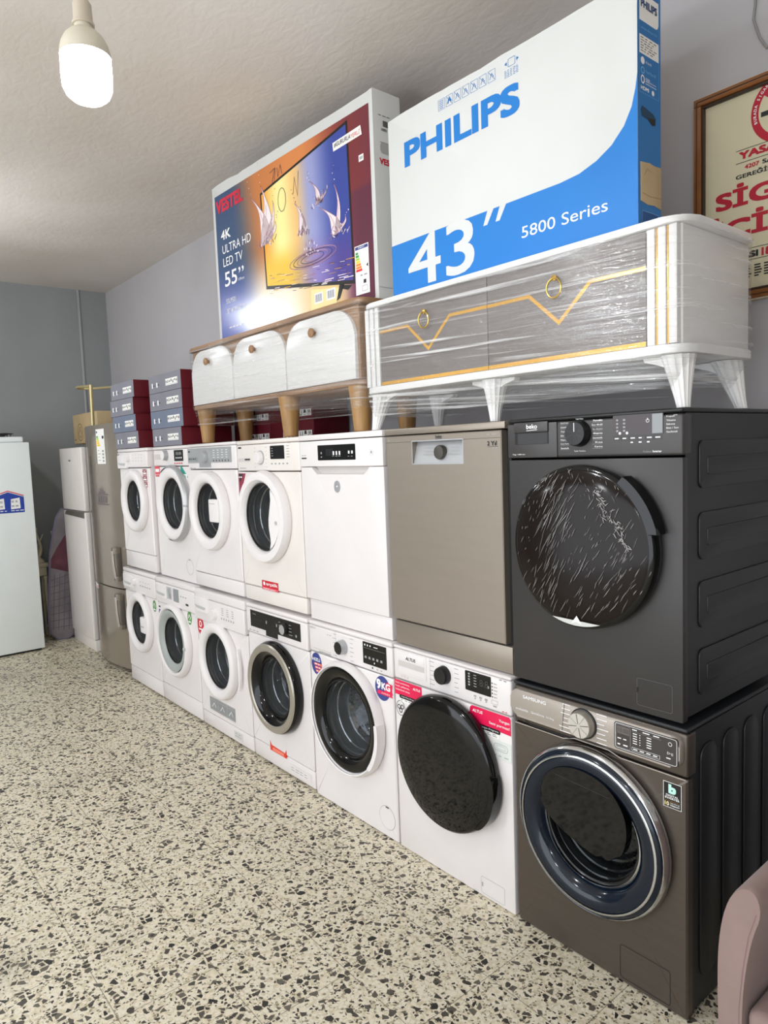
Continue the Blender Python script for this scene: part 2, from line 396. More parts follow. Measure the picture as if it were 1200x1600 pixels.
    bp = N.new('ShaderNodeBump'); bp.inputs['Strength'].default_value = 0.05; bp.inputs['Distance'].default_value = 0.004; L.new(n1.outputs['Fac'], bp.inputs['Height'])
    L.new(bp.outputs[0], b.inputs['Normal'])
    return M
TERR = terrazzo()
mb = MB(); mb.box(XB - 0.2, XF + 0.2, YL - 0.2, YW + 0.2, -0.1, 0.0, TERR); struct('floor', mb)
mb = MB(); mb.box(XB - 0.2, XF + 0.2, YL - 0.2, YW + 0.2, ZC, ZC + 0.1, CEIL); struct('ceiling', mb)
mb = MB(); mb.box(XB - 0.2, XF + 0.2, YW, YW + 0.2, 0, ZC, WALLR); struct('wall_right', mb)
mb = MB(); mb.box(XB - 0.2, XB, YL, YW, 0, ZC, WALLB); struct('wall_back', mb)
mb = MB(); mb.box(XB - 0.2, -4.2, YL - 0.2, YL, 0, ZC, WALLO); mb.box(3.4, XF + 0.2, YL - 0.2, YL, 0, ZC, WALLO); mb.box(-4.2, 3.4, YL - 0.2, YL, 2.85, ZC, WALLO)
struct('wall_left', mb)   # unseen wall; its wide opening is added to let daylight onto the fronts
mb = MB(); mb.box(XF, XF + 0.2, YL, YW, 0, ZC, WALLO); struct('wall_front', mb)
mb = MB(); mb.box(XB, XB + 0.012, 0.425, 0.447, 0, ZC, mat('pale_conduit', '#a3a5a6', 0.6), 0.004); struct('trim_1', mb)
# thin cable on the right wall
mb = MB(); mb.tube([(-0.16, 0.694, 3.268), (-0.138, 0.694, 3.0), (-0.143, 0.694, 2.95), (-0.125, 0.694, 2.89), (-0.11, 0.694, 2.86), (-0.10, 0.694, 2.845)], 0.004, mat('grey_cable', '#8f8d8b', 0.6), 6)
single('wall_cable', mb, 'thin grey cable running down the wall above the no smoking sign', 'cable')
# ------------------------------------------------------------------ ceiling bulbs
BULBM = bpy.data.materials.new('glowing_diffuser'); BULBM.use_nodes = True
e_ = BULBM.node_tree.nodes['Principled BSDF']; e_.inputs['Base Color'].default_value = (1, 1, 1, 1)
e_.inputs['Emission Color'].default_value = (0.93, 0.97, 1.0, 1); e_.inputs['Emission Strength'].default_value = BULB
BULBB = mat('bulb_base_plastic', '#d9d2c0', 0.4)
SOCK = mat('socket_plastic', '#cfc4b2', 0.5)
def bulb(x, y, zb, label):
    t = Thing('hanging_bulb', label, 'light bulb', (x, y, zb))
    p = [(0.0, 0.0), (0.02, 0.001), (0.036, 0.006), (0.047, 0.016), (0.0535, 0.032), (0.0545, 0.05), (0.0545, 0.098)]
    q = MB(); q.lathe(p, 0, 0, BULBM, 32, 'z'); t.part('diffuser', q)
    q = MB(); q.lathe([(0.0548, 0.096), (0.0548, 0.106), (0.051, 0.122), (0.043, 0.138), (0.031, 0.150), (0.021, 0.157), (0.0195, 0.163), (0.0195, 0.172), (0.012, 0.174)], 0, 0, BULBB, 32, 'z'); t.part('bulb_base', q)
    q = MB(); q.lathe([(0.0, 0.164), (0.024, 0.165), (0.024, 0.170), (0.021, 0.174), (0.020, 0.210), (0.015, 0.219), (0.007, 0.224), (0.0, 0.226)], 0, 0, SOCK, 24, 'z'); t.part('socket', q)
    q = MB(); q.tube([(0, 0, 0.222), (0.002, 0.001, 0.5), (0, 0, ZC - zb)], 0.0045, SOCK, 8); t.part('cord', q)
bulb(-0.797, -1.20, 2.434, 'glowing white bulb hanging from the ceiling on a cord')
bulb(-4.35, -1.12, 2.72, 'glowing bulb further into the room, just outside the left edge of the photo')
bulb(1.9, -2.7, 2.45, 'unseen bulb added behind the camera for more frontal light')  # added bulb, lights the machine fronts from behind the camera
bulb(-1.6, -3.3, 2.47, 'unseen fill bulb added over the middle of the shop floor')  # extra bulb put in out of view for more light on the appliances
bulb(-4.5, -3.4, 2.5, 'unseen fill bulb added at the far left of the shop')  # added out of view to brighten ceiling and floor
bulb(0.5, -3.9, 2.5, 'unseen fill bulb added near the opening in the left wall')  # another unseen bulb added to lift the light on floor and ceiling

# ================================================================== appliances
def drum_material():
    M = bpy.data.materials.new('perforated_drum'); M.use_nodes = True; nt = M.node_tree; N = nt.nodes; L = nt.links; b = N['Principled BSDF']
    b.inputs['Metallic'].default_value = 0.9; b.inputs['Roughness'].default_value = 0.28
    tc = N.new('ShaderNodeTexCoord'); v = N.new('ShaderNodeTexVoronoi'); v.inputs['Scale'].default_value = 55; v.inputs['Randomness'].default_value = 0.15
    L.new(tc.outputs['Object'], v.inputs['Vector'])
    r = N.new('ShaderNodeValToRGB'); r.color_ramp.elements[0].position = 0.22; r.color_ramp.elements[1].position = 0.3
    r.color_ramp.elements[0].color = (0.01, 0.01, 0.01, 1); r.color_ramp.elements[1].color = (0.62, 0.62, 0.63, 1)
    L.new(v.outputs['Distance'], r.inputs[0]); L.new(r.outputs[0], b.inputs['Base Color'])
    bp = N.new('ShaderNodeBump'); bp.inputs['Strength'].default_value = 0.9; bp.inputs['Distance'].default_value = 0.012
    L.new(v.outputs['Distance'], bp.inputs['Height']); L.new(bp.outputs[0], b.inputs['Normal'])
    return M
DRUM = drum_material()

def dense(pts, step=0.035):
    out = []
    for i, p in enumerate(pts):
        q = pts[(i + 1) % len(pts)]; d = math.dist(p, q); k = max(1, int(d / step))
        for j in range(k): out.append((p[0] + (q[0] - p[0]) * j / k, p[1] + (q[1] - p[1]) * j / k))
    return out
def hole_panel(mb, x0, x1, z0, z1, r, cx, cz, hr, mt, y=0.0, depth=0.03, b=0.005):
    o = dense(rrect(x0, x1, z0, z1, r, 3))
    sx = (x1 - x0 - 2 * b) / (x1 - x0); sz = (z1 - z0 - 2 * b) / (z1 - z0); mx, mz = (x0 + x1) / 2, (z0 + z1) / 2
    ins = [(mx + (p[0] - mx) * sx, mz + (p[1] - mz) * sz) for p in o]
    h = []
    for p in ins:
        a = math.atan2(p[1] - cz, p[0] - cx); h.append((cx + hr * math.cos(a), cz + hr * math.sin(a)))
    at = lambda l, d: [(p[0], d, p[1]) for p in l]
    mb.loft([at(h, y + depth), at(h, y), at(ins, y), at(o, y + b), at(o, y + depth)], mt)
    return mb
def open_box(mb, x0, x1, y0, y1, z0, z1, mt):
    v = [(x0, y0, z0), (x1, y0, z0), (x1, y0, z1), (x0, y0, z1), (x0, y1, z0), (x1, y1, z0), (x1, y1, z1), (x0, y1, z1)]
    return mb.add(v, [(0, 1, 5, 4), (1, 2, 6, 5), (2, 3, 7, 6), (3, 0, 4, 7), (4, 5, 6, 7)], mt)

def washer(label, x0, z0, Wd, D, cx, cz, R, y0=0.0, H=0.847, pz=0.70, lid=0.03, kick=0.10, body=ENAMEL, side=None, pmat=None, pbulge=0.0, lmat=None, front_inset=0.004, hole=True, kick_b=0.006):
    side = side or body; pmat = pmat or body; lmat = lmat or body
    T = Thing('washing_machine', label, 'washing machine', (x0, y0, z0), (Wd, D))
    g = 0.0025
    q = MB(); open_box(q, 0.005, Wd - 0.005, 0.014, D, 0.014, H - lid, side); T.part('cabinet', q)
    q = MB()
    if hole: hole_panel(q, 0.004, Wd - 0.004, kick + g, pz - g, 0.006, cx, cz, R - 0.02, body)
    else: q.box(0.004, Wd - 0.004, 0, 0.03, kick + g, pz - g, body, 0.005)
    T.fp = T.part('front_panel', q)
    if kick:
        q = MB(); q.box(0.004, Wd - 0.004, 0.003, 0.04, 0.012, kick, body, kick_b); T.part('kick_panel', q)
    q = MB(); q.box(0.003, Wd - 0.003, -pbulge, 0.05, pz + g, H - lid - 0.001, pmat, 0.008, 3); T.cp = T.part('control_panel', q)
    q = MB(); q.box(0.002, Wd - 0.002, -0.002 - pbulge * 0.6, D, H - lid + 0.001, H, lmat, 0.008, 3); T.part('top_panel', q)
    for fx in (0.06, Wd - 0.06):
        q = MB(); q.lathe([(0, 0), (0.017, 0), (0.019, 0.005), (0.012, 0.008), (0.012, 0.02)], fx, 0.07, GREYP, 16, 'z'); T.part('foot', q)
    T.W, T.D, T.H, T.cx, T.cz, T.R, T.yp = Wd, D, H, cx, cz, R, -pbulge
    return T
def drum(T, g):
    q = MB(); q.lathe([(T.R - 0.021, 0.028), (g + 0.012, 0.06), (g + 0.004, 0.10), (g + 0.012, 0.13), (g + 0.03, 0.135)], T.cx, T.cz, GASK, 48); T.part('door_gasket', q)
    q = MB(); q.lathe([(g + 0.02, 0.137), (0.215, 0.15), (0.228, 0.17), (0.228, 0.34), (0.20, 0.37), (0.06, 0.38), (0.0, 0.375)], T.cx, T.cz, DRUM, 56)
    for k in range(3):
        a = PI / 2 + k * 2 * PI / 3
        c, s_ = math.cos(a), math.sin(a)
        p = [(T.cx + c * 0.226 - s_ * 0.03, T.cz + s_ * 0.226 + c * 0.03), (T.cx + c * 0.17, T.cz + s_ * 0.17), (T.cx + c * 0.226 + s_ * 0.03, T.cz + s_ * 0.226 - c * 0.03)]
        q.prism(p, 0.18, 0.345, GREYP)
    T.part('drum', q)
def bowl(T, door_, g, y=-0.016, depth=0.125, mt=None):
    q = MB(); q.lathe([(g, y), (g * 0.985, 0.0), (g * 0.965, 0.012), (g * 0.935, 0.014), (g * 0.91, 0.045), (g * 0.88, 0.048), (g * 0.82, depth * 0.74), (g * 0.775, depth * 0.76), (g * 0.70, depth * 0.93), (g * 0.45, depth), (0.0, depth + 0.003)], T.cx, T.cz, mt or BOWL, 56)
    q.lathe([(g + 0.001, y - 0.002), (g - 0.006, y - 0.003), (g - 0.008, y + 0.004)], T.cx, T.cz, BLACKP, 56)
    T.part('door_glass', q, door_)
def door(T, gi, rim=PLAST, prot=0.045, fat=0.024):
    R = T.R
    q = MB(); q.lathe([(R - 0.006, 0.002), (R - 0.001, -0.006), (R, -0.016), (R - 0.003, -0.030), (R - 0.010, -prot + 0.005), (R - fat, -prot), ((R - fat) * 0.6 + gi * 0.4, -prot + 0.002), (gi + 0.010, -prot + 0.010), (gi + 0.003, -prot + 0.018), (gi, -0.014), (gi - 0.001, 0.0)], T.cx, T.cz, rim, 64)
    return T.part('door', q)
def knob(T, cx, cz, r, mt, parent, d=0.022, face=None, pointer=None, label=None, skirt=None):
    y = T.yp; q = MB()
    if skirt: q.lathe([(r + 0.006, y), (r + 0.005, y - 0.004), (r, y - 0.005)], cx, cz, skirt, 32)
    q.lathe([(r + 0.002, y), (r + 0.001, y - 0.006), (r * 0.96, y - d + 0.003), (r * 0.90, y - d)], cx, cz, mt, 36)
    q.lathe([(r * 0.90, y - d), (r * 0.2, y - d - 0.0005), (0, y - d - 0.0005)], cx, cz, face or mt, 36)
    if pointer:
        q.rect(cx - 0.0012, cx + 0.0012, cz + r * 0.15, cz + r * 0.85, y - d - 0.0012, pointer)
    return T.part('programme_knob', q, parent, label)
def display(T, x0, x1, z0, z1, parent, mt=DISP, r=0.004, fn=None, name='display', label=None):
    q = MB(); q.prism(rrect(x0, x1, z0, z1, r, 3), T.yp - 0.0015, T.yp + 0.003, mt)
    if fn: fn(q, T.yp - 0.0021)
    return T.part(name, q, parent, label)
def merge(T, o, mb):
    """print on a part: the flat marks join that part's own mesh"""
    b = bmesh.new(); b.from_mesh(o.data); me = o.data
    vs_ = [b.verts.new((p[0] + T.off[0], p[1] + T.off[1], p[2] + T.off[2])) for p in mb.v]
    idx = []
    for mt in mb.mats:
        k = me.materials.find(mt.name)
        if k < 0: me.materials.append(mt); k = len(me.materials) - 1
        idx.append(k)
    for f, k in zip(mb.f, mb.mi):
        fc = b.faces.new([vs_[i] for i in f]); fc.material_index = idx[k]
    b.to_mesh(me); b.free()
def legend(T, fn, parent):
    q = MB(); fn(q, T.yp - 0.0008); merge(T, parent, q)
def around(q, cx, cz, r, y, mt, n=12, a0=-60, a1=240, w=0.018, h=0.0022, sides=True, seed=1):
    """little programme names in two columns beside a knob"""
    rnd = random.Random(seed)
    for i in range(n):
        side = 1 if i % 2 else -1; k = i // 2; m_ = (n + 1) // 2
        z = cz + r * 1.15 - k * (2.3 * r / max(1, m_ - 1)); x = cx + side * (r + 0.008)
        L_ = w * rnd.uniform(0.6, 1.0)
        q.rect(min(x, x + side * L_), max(x, x + side * L_), z, z + h, y, mt)
def sticker(T, fn, parent, label=None, name='sticker', y=None):
    q = MB(); fn(q, (-0.0008 if y is None else y)); return T.part(name, q, parent, label)
def energy_bars(q, x0, z1, w, h, y):
    for i, c in enumerate((GREENC, LIME, YELL, ORNG, REDC)):
        q.rect(x0, x0 + w * (0.55 + 0.11 * i), z1 - (i + 1) * h, z1 - i * h - h * 0.2, y, c)

# ---------------- lower row, from the far end to the shop front
# 1 ------------------------------------------------------------------
def fascia_lines(T, q, y):
    pass
def old_style(T, mark='dots'):
    """older white machine: drawer on the left with a scooped grip, round knob, buttons"""
    z0 = T.H - 0.03; y = T.yp
    q = MB(); q.prism(rrect(0.012, 0.19, T.H - 0.135, T.H - 0.045, 0.01, 3), y - 0.005, y + 0.01, PLAST, 0.003)
    d = T.part('detergent_drawer', q)
    q = MB(); q.prism([(0.022, T.H - 0.095), (0.17, T.H - 0.100), (0.15, T.H - 0.116), (0.05, T.H - 0.112)], y - 0.0065, y, GREYP); T.part('drawer_grip', q, d)
LOWX = [(-4.27, 0.598), (-3.666, 0.60), (-3.06, 0.625), (-2.430, 0.588), (-1.838, 0.606), (-1.228, 0.614), (-0.608, 0.606)]
x, w = LOWX[0]
T = washer('small white front loader on the floor beside the steel fridge', x, 0, w, 0.50, 0.30, 0.483, 0.213, pz=0.685, lid=0.028, kick=0.115, pbulge=0.012)
old_style(T); drum(T, 0.145); d = door(T, 0.150); bowl(T, d, 0.148)
q = MB(); q.prism(rrect(T.cx + 0.085, T.cx + 0.175, T.cz - 0.05, T.cz + 0.06, 0.012, 4), -0.049, -0.02, PLAST, 0.004); q.rect(T.cx + 0.10, T.cx + 0.155, T.cz - 0.012, T.cz + 0.0, -0.0496, GREYP); T.part('door_handle', q, d)
knob(T, 0.24, 0.765, 0.026, PLAST, T.cp, face=ENAMEL)
def f(q, y):
    for i in range(5): q.rect(0.33 + i * 0.042, 0.355 + i * 0.042, 0.745, 0.751, y, GREYINK)
    for i in range(4): q.rect(0.33 + i * 0.05, 0.352 + i * 0.05, 0.775, 0.778, y, GREYINK)
legend(T, f, T.cp)
def green_badge(cx, cz, rx, rz):
    def f(q, y):
        q.flat(disc(cx, cz, rx, rz), y, GREENST); q.line([(cx - rx * .6, cz - rz * .1), (cx - rx * .1, cz + rz * .5), (cx + rx * .5, cz + rz * .1), (cx + rx * .1, cz - rz * .3)], rx * 0.22, y - .0004, WHITEINK)
        q.rect(cx - rx * .55, cx + rx * .55, cz - rz * .68, cz - rz * .45, y - .0004, WHITEINK)
    return f
sticker(T, green_badge(0.545, 0.632, 0.028, 0.040), T.fp, 'round green eco sticker')
# 2 ------------------------------------------------------------------
x, w = LOWX[1]
T = washer('white front loader on the floor with a wide pale grey porthole ring', x, 0, w, 0.50, 0.28, 0.462, 0.238, pz=0.678, lid=0.035, kick=0.125, pbulge=0.010)
old_style(T); drum(T, 0.145)
d = door(T, 0.195, fat=0.018)
q = MB(); q.lathe([(0.198, -0.038), (0.185, -0.040), (0.165, -0.032), (0.150, -0.018), (0.149, 0.0)], T.cx, T.cz, mat('pale_grey_ring', '#a4aaa8', 0.4), 56); T.part('inner_ring', q, d)
bowl(T, d, 0.149); q = MB(); q.lathe([(0.012, -0.047), (0.010, -0.053), (0, -0.053)], T.cx + 0.215, T.cz - 0.01, GREYP, 16); T.part('door_handle', q, d)
def f(q, y):
    q.rect(0.185, 0.265, 0.722, 0.80, y, GREYP); q.flat(disc(0.225, 0.775, 0.018), y - .0004, SILVER); q.flat(disc(0.24, 0.745, 0.02), y - .0004, GREYINK)
    for i in range(3): q.rect(0.40 + i * 0.035, 0.42 + i * 0.035, 0.76, 0.766, y, GREYINK)
    q.rect(0.475, 0.515, 0.715, 0.728, y, DARKINK)
legend(T, f, T.cp)
display(T, 0.295, 0.375, 0.718, 0.80, T.cp, mat('lcd_grey', '#8d9194', 0.3))
sticker(T, green_badge(0.498, 0.640, 0.030, 0.043), T.fp, 'round green eco sticker')
def f(q, y):
    q.rect(0.012, 0.052, 0.565, 0.655, y, PAPER); q.flat(disc(0.032, 0.60, 0.017, 0.03), y - .0004, BLUEST); q.rect(0.018, 0.046, 0.638, 0.650, y - .0004, DARKINK)
sticker(T, f, T.fp, 'narrow blue and white sticker')
# 3 ------------------------------------------------------------------
x, w = LOWX[2]
T = washer('white front loader with a round red sticker, standing on the floor', x, 0, w, 0.54, 0.285, 0.455, 0.225, pz=0.66, lid=0.05, kick=0.095, pbulge=0.016)
old_style(T); drum(T, 0.155); d = door(T, 0.160); bowl(T, d, 0.158)
q = MB(); a = [(T.cx + 0.246 + 0.018 * math.sin(PI * i / 10), -0.018, T.cz - 0.115 + 0.023 * i) for i in range(11)]; q.tube(a, [0.006 + 0.006 * math.sin(PI * i / 10) for i in range(11)], PLAST, 8); T.part('door_handle', q, d)
knob(T, 0.275, 0.725, 0.030, PLAST, T.cp, face=ENAMEL)
def f(q, y):
    q.rect(0.018, 0.045, 0.775, 0.785, y, DARKINK)
    for i in range(3):
        for j in range(4): q.rect(0.36 + i * 0.06, 0.385 + i * 0.06, 0.735 + j * 0.012, 0.738 + j * 0.012, y, GREYINK)
    for i in range(6): q.rect(0.355 + i * 0.028, 0.365 + i * 0.028, 0.71, 0.720, y, GREYINK)
legend(T, f, T.cp)
def f(q, y):
    q.flat(disc(0.045, 0.618, 0.042, 0.056), y, RED); q.flat(disc(0.045, 0.63, 0.018, 0.02), y - .0004, WHITEINK); q.rect(0.02, 0.07, 0.592, 0.602, y - .0004, WHITEINK); q.flat(disc(0.045, 0.63, 0.010, 0.012), y - .0008, RED)
sticker(T, f, T.fp, 'round red sticker')
def f(q, y):
    q.rect(0.11, 0.43, 0.125, 0.205, y, SILVER)
    for i in range(3):
        q.rect(0.117 + i * 0.106, 0.212 + i * 0.106, 0.132, 0.185, y - .0004, mat('grey_label_cell', '#8e9294', 0.5)); q.rect(0.117 + i * 0.106, 0.212 + i * 0.106, 0.188, 0.200, y - .0004, GREYINK)
        q.line([(0.14 + i * 0.106, 0.145), (0.17 + i * 0.106, 0.175), (0.19 + i * 0.106, 0.15)], 0.004, y - .0008, PAPER)
sticker(T, f, T.fp, 'grey label strip of three pictures')
def f(q, y): q.rect(0.40, 0.50, 0.03, 0.075, y, mat('grey_label_pale', '#d2d0cd', 0.5)); q.dashes(0.41, 0.49, 0.06, 0.004, y - .0004, GREYINK, 2); q.dashes(0.41, 0.49, 0.045, 0.004, y - .0004, GREYINK, 3)
sticker(T, f, T.fp, 'pale data label', y=0.002)
# 4 ------------------------------------------------------------------
x, w = LOWX[3]
T = washer('white front loader with a black control strip and silver ringed door', x, 0, w, 0.54, 0.288, 0.452, 0.236, pz=0.69, lid=0.022, kick=0.10, pbulge=0.006)
drum(T, 0.145)
d = door(T, 0.212, BLACKG, 0.05, 0.016)
q = MB(); q.lathe([(0.226, -0.047), (0.220, -0.0535), (0.195, -0.055), (0.188, -0.050)], T.cx, T.cz, SILRING, 64); T.part('silver_ring', q, d)
q = MB(); q.lathe([(0.189, -0.050), (0.175, -0.045), (0.155, -0.028), (0.149, -0.012)], T.cx, T.cz, BLACKG, 64); T.part('inner_ring', q, d)
bowl(T, d, 0.150)
def f(q, y):
    q.text('Grundig', 0.075, 0.792, 0.010, y - .0004, GREYINK); q.rect(0.075, 0.17, 0.735, 0.770, y - .0003, BLACKP); q.rect(0.075, 0.17, 0.7695, 0.772, y - .0006, ANTHP)
    q.line([(0.19, 0.73), (0.19, 0.81)], 0.0015, y - .0004, ANTHP)
    for i in range(4):
        q.dashes(0.43, 0.47, 0.745 + i * 0.016, 0.003, y - .0004, GREYINK, 1); q.rect(0.335, 0.350, 0.745 + i * 0.016, 0.748 + i * 0.016, y - .0004, GREYINK)
    q.flat(disc(0.493, 0.75, 0.007), y - .0004, GREYINK); q.rect(0.21, 0.22, 0.765, 0.78, y - .0004, GREYINK); q.rect(0.31, 0.32, 0.765, 0.78, y - .0004, GREYINK)
q = MB(); q.prism([(0.05, 0.728), (0.205, 0.728), (0.205, 0.702), (0.318, 0.702), (0.318, 0.728), (0.53, 0.728), (0.53, 0.815), (0.05, 0.815)], T.yp - 0.002, T.yp + 0.004, BLACKP); f(q, T.yp - 0.0026)
strip = T.part('control_strip', q, T.cp, 'black control strip')
knob(T, 0.393, 0.768, 0.027, BLACKP, T.cp, face=SILVER)
display(T, 0.235, 0.298, 0.742, 0.792, T.cp, mat('lcd_dim', '#5a5d60', 0.25))
def f(q, y): q.dashes(0.03, 0.14, 0.704, 0.004, y, GREYINK, 3)
legend(T, f, T.cp)
def f(q, y):
    q.flat([(0.175, 0.088), (0.335, 0.088), (0.335, 0.135), (0.32, 0.112), (0.19, 0.118), (0.175, 0.142)], y, ORRED); q.rect(0.20, 0.31, 0.092, 0.108, y - .0004, mat('sticker_salmon', '#f28a76', 0.5))
sticker(T, f, T.fp, 'torn orange red sticker')
def f(q, y):
    q.rect(0.36, 0.55, 0.03, 0.075, y, mat('engraved_white', '#dedad6', 0.5)); q.rect(0.363, 0.547, 0.033, 0.072, y - .0003, ENAMEL); q.dashes(0.37, 0.53, 0.056, 0.003, y - .0006, GREYINK, 4); q.dashes(0.37, 0.53, 0.044, 0.003, y - .0006, GREYINK, 4)
sticker(T, f, T.fp, 'small embossed filter cover', 'filter_cover', y=0.0022)
# 5 ------------------------------------------------------------------
x, w = LOWX[4]
T = washer('white front loader with a 9KG badge and a wide black porthole ring', x, 0, w, 0.54, 0.295, 0.455, 0.253, pz=0.70, lid=0.02, kick=0.0, pbulge=0.0)
drum(T, 0.165); d = door(T, 0.228, PLAST, 0.045, 0.012)
q = MB(); q.lathe([(0.229, -0.034), (0.215, -0.038), (0.19, -0.034), (0.174, -0.018), (0.171, 0.0)], T.cx, T.cz, BLACKG, 64); T.part('inner_ring', q, d)
bowl(T, d, 0.172)
q = MB(); pts = [(T.cx + (0.256 if k else 0.236) * math.cos(math.radians(a)), T.cz + (0.256 if k else 0.236) * math.sin(math.radians(a))) for k, seq in ((1, range(-42, 11, 4)), (0, range(10, -43, -4))) for a in seq]
q.prism(pts, -0.052, -0.01, PLAST, 0.0015, 1); T.part('door_handle', q, d)
q = MB(); q.line([(0.214, 0.70), (0.214, 0.828)], 0.002, T.yp - 0.0006, GREYP); q.line([(0.212, 0.703), (0.006, 0.703)], 0.0015, T.yp - 0.0006, GREYP)
dr = T.part('detergent_drawer', q)
knob(T, 0.27, 0.768, 0.031, SILVER, T.cp, 0.030, face=BLACKP)
def f(q, y):
    q.text('BOSCH', 0.016, 0.812, 0.009, y, GREYINK); q.dashes(0.15, 0.185, 0.80, 0.003, y, GREYINK, 2)
    around(q, 0.27, 0.765, 0.042, y, GREYINK, 12, w=0.03); q.rect(0.035, 0.175, 0.718, 0.723, y, mat('grey_ink_pale', '#cfcac6', 0.6, var=0)); q.rect(0.08, 0.175, 0.708, 0.714, y, GREYINK)
    q.dashes(0.50, 0.55, 0.715, 0.004, y, GREYINK, 2); q.rect(0.47, 0.478, 0.714, 0.722, y, DARKINK)
legend(T, f, T.cp)
def f(q, y):
    for i in range(5): q.rect(0.425 + i * 0.026, 0.438 + i * 0.026, 0.752, 0.762, y, GREYINK)
    for i in range(3): q.rect(0.425 + i * 0.018, 0.432 + i * 0.018, 0.806, 0.813, y, WHITEINK)
    q.dashes(0.487, 0.52, 0.807, 0.003, y, WHITEINK, 1); q.line([(0.42, 0.797), (0.56, 0.797)], 0.0008, y, GREYINK); q.rect(0.487, 0.492, 0.737, 0.744, y, WHITEINK)
display(T, 0.413, 0.568, 0.728, 0.822, T.cp, fn=f)
def f(q, y):
    q.flat(disc(0.535, 0.645, 0.048, 0.052), y, BLUEST); q.flat([(0.545, 0.630), (0.60, 0.630), (0.596, 0.645), (0.60, 0.672), (0.56, 0.676)], y - .0003, PINK)
    q.flat([(0.50, 0.618), (0.60, 0.618), (0.594, 0.626), (0.60, 0.634), (0.505, 0.634)], y - .0004, PINK)
    q.text('9', 0.499, 0.639, 0.042, y - .0007, WHITEINK, w=0.026, bold=0.04); q.text('KG', 0.530, 0.641, 0.030, y - .0007, WHITEINK, w=0.055, bold=0.035); q.text('KAPASİTE', 0.530, 0.623, 0.008, y - .0007, WHITEINK, w=0.052)
sticker(T, f, T.fp, 'blue and pink 9KG badge')
def f(q, y):
    q.flat(disc(0.055, 0.648, 0.042, 0.052), y, BLUEST); q.text('HIZLI', 0.022, 0.660, 0.015, y - .0007, WHITEINK, w=0.062, bold=0.02)
    for i in range(3): q.rect(0.035 + i * .006, 0.098, 0.641 - i * 0.016, 0.652 - i * 0.016, y - .0004, mat('coral_bar', '#ea6a55', 0.5, var=0)); q.dashes(0.042 + i * .006, 0.095, 0.6445 - i * 0.016, 0.004, y - .0008, WHITEINK, 2)
sticker(T, f, T.fp, 'round blue badge with coral bars')
q = MB(); q.lathe([(0.052, -0.0004), (0.0505, -0.0012), (0.049, -0.0004)], 0.535, 0.088, GREYP, 40); q.lathe([(0.049, -0.001), (0, -0.001)], 0.535, 0.088, ENAMEL, 40); q.rect(0.527, 0.547, 0.131, 0.136, -0.0016, DARKINK); T.part('filter_cover', q, T.fp)
# 6 ------------------------------------------------------------------
x, w = LOWX[5]
T = washer('white front loader with a solid black glass door and two pink stickers', x, 0, w, 0.56, 0.310, 0.462, 0.254, pz=0.708, lid=0.014, kick=0.0, pbulge=0.0, hole=False)
R = T.R
q = MB(); q.lathe([(R - 0.012, 0.0), (R - 0.004, -0.012), (R, -0.026), (R - 0.004, -0.042), (R - 0.012, -0.050), (R - 0.017, -0.051)], T.cx, T.cz, BLACKG, 72); d = T.part('door', q, None, 'black gloss door')
q = MB(); q.lathe([(R - 0.016, -0.050), (R - 0.024, -0.053), (R * 0.7, -0.058), (R * 0.35, -0.061), (0, -0.062)], T.cx, T.cz, DARKGL, 72); T.part('door_glass', q, d)
tap = lambda a: R - 0.003 + 0.015 * max(0.0, math.sin(PI * (a + 46) / 54)) ** 0.5
pts = [(T.cx + r_ * math.cos(math.radians(a)), T.cz + r_ * math.sin(math.radians(a))) for r_, a in [(tap(a), a) for a in range(-46, 9, 3)] + [(R - 0.010, a) for a in range(8, -47, -3)]]
q = MB(); q.prism(pts, -0.058, -0.012, BLACKG, 0.0015, 1); T.part('door_handle', q, d)
q = MB(); q.box(0.028, 0.195, -0.003, 0.02, 0.735, 0.828, PLAST, 0.002); q.box(0.036, 0.188, -0.0055, 0.0, 0.79, 0.822, PLAST, 0.002); q.rect(0.036, 0.188, 0.768, 0.789, -0.0036, mat('drawer_recess', '#c9c3c0', 0.5)); q.rect(0.036, 0.188, 0.745, 0.766, -0.0036, ENAMEL)
q.text('ALTUS', 0.082, 0.799, 0.013, -0.0062, DARKINK, w=0.058, bold=0.02, shear=0.15); dr = T.part('detergent_drawer', q)
knob(T, 0.292, 0.785, 0.033, BLACKP, T.cp, 0.026, pointer=SHADOWGAP)
def f(q, y):
    around(q, 0.292, 0.785, 0.045, y, GREYINK, 14, w=0.028); q.line([(0.216, 0.71), (0.216, 0.832)], 0.0016, y, GREYP); q.text('ÇEVİR', 0.28, 0.836, 0.004, y, GREYINK)
    for i in range(5): q.rect(0.525, 0.530, 0.758 + i * 0.012, 0.763 + i * 0.012, y, DARKINK); q.dashes(0.534, 0.556 + 0.004 * (i % 3), 0.759 + i * 0.012, 0.003, y, GREYINK, 1)
    q.dashes(0.56, 0.60, 0.826, 0.004, y, GREYINK, 2); q.dashes(0.57, 0.598, 0.718, 0.003, y, RED, 2)
    for i in range(3): q.rect(0.44 + i * 0.026, 0.452 + i * 0.026, 0.74 - i * .001, 0.746, y, GREYINK); q.rect(0.443 + i * 0.026, 0.449 + i * 0.026, 0.732, 0.737, y, GREYINK)
    q.line(rrect(0.523, 0.552, 0.736, 0.749, 0.003, 3), 0.001, y, GREYINK, True); q.rect(0.53, 0.546, 0.726, 0.731, y, GREYINK)
    for i in range(3): q.rect(0.045 + i * 0.018, 0.055 + i * 0.018, 0.722, 0.730, y, mat('grey_ink_pale', '#cfcac6'))
legend(T, f, T.cp)
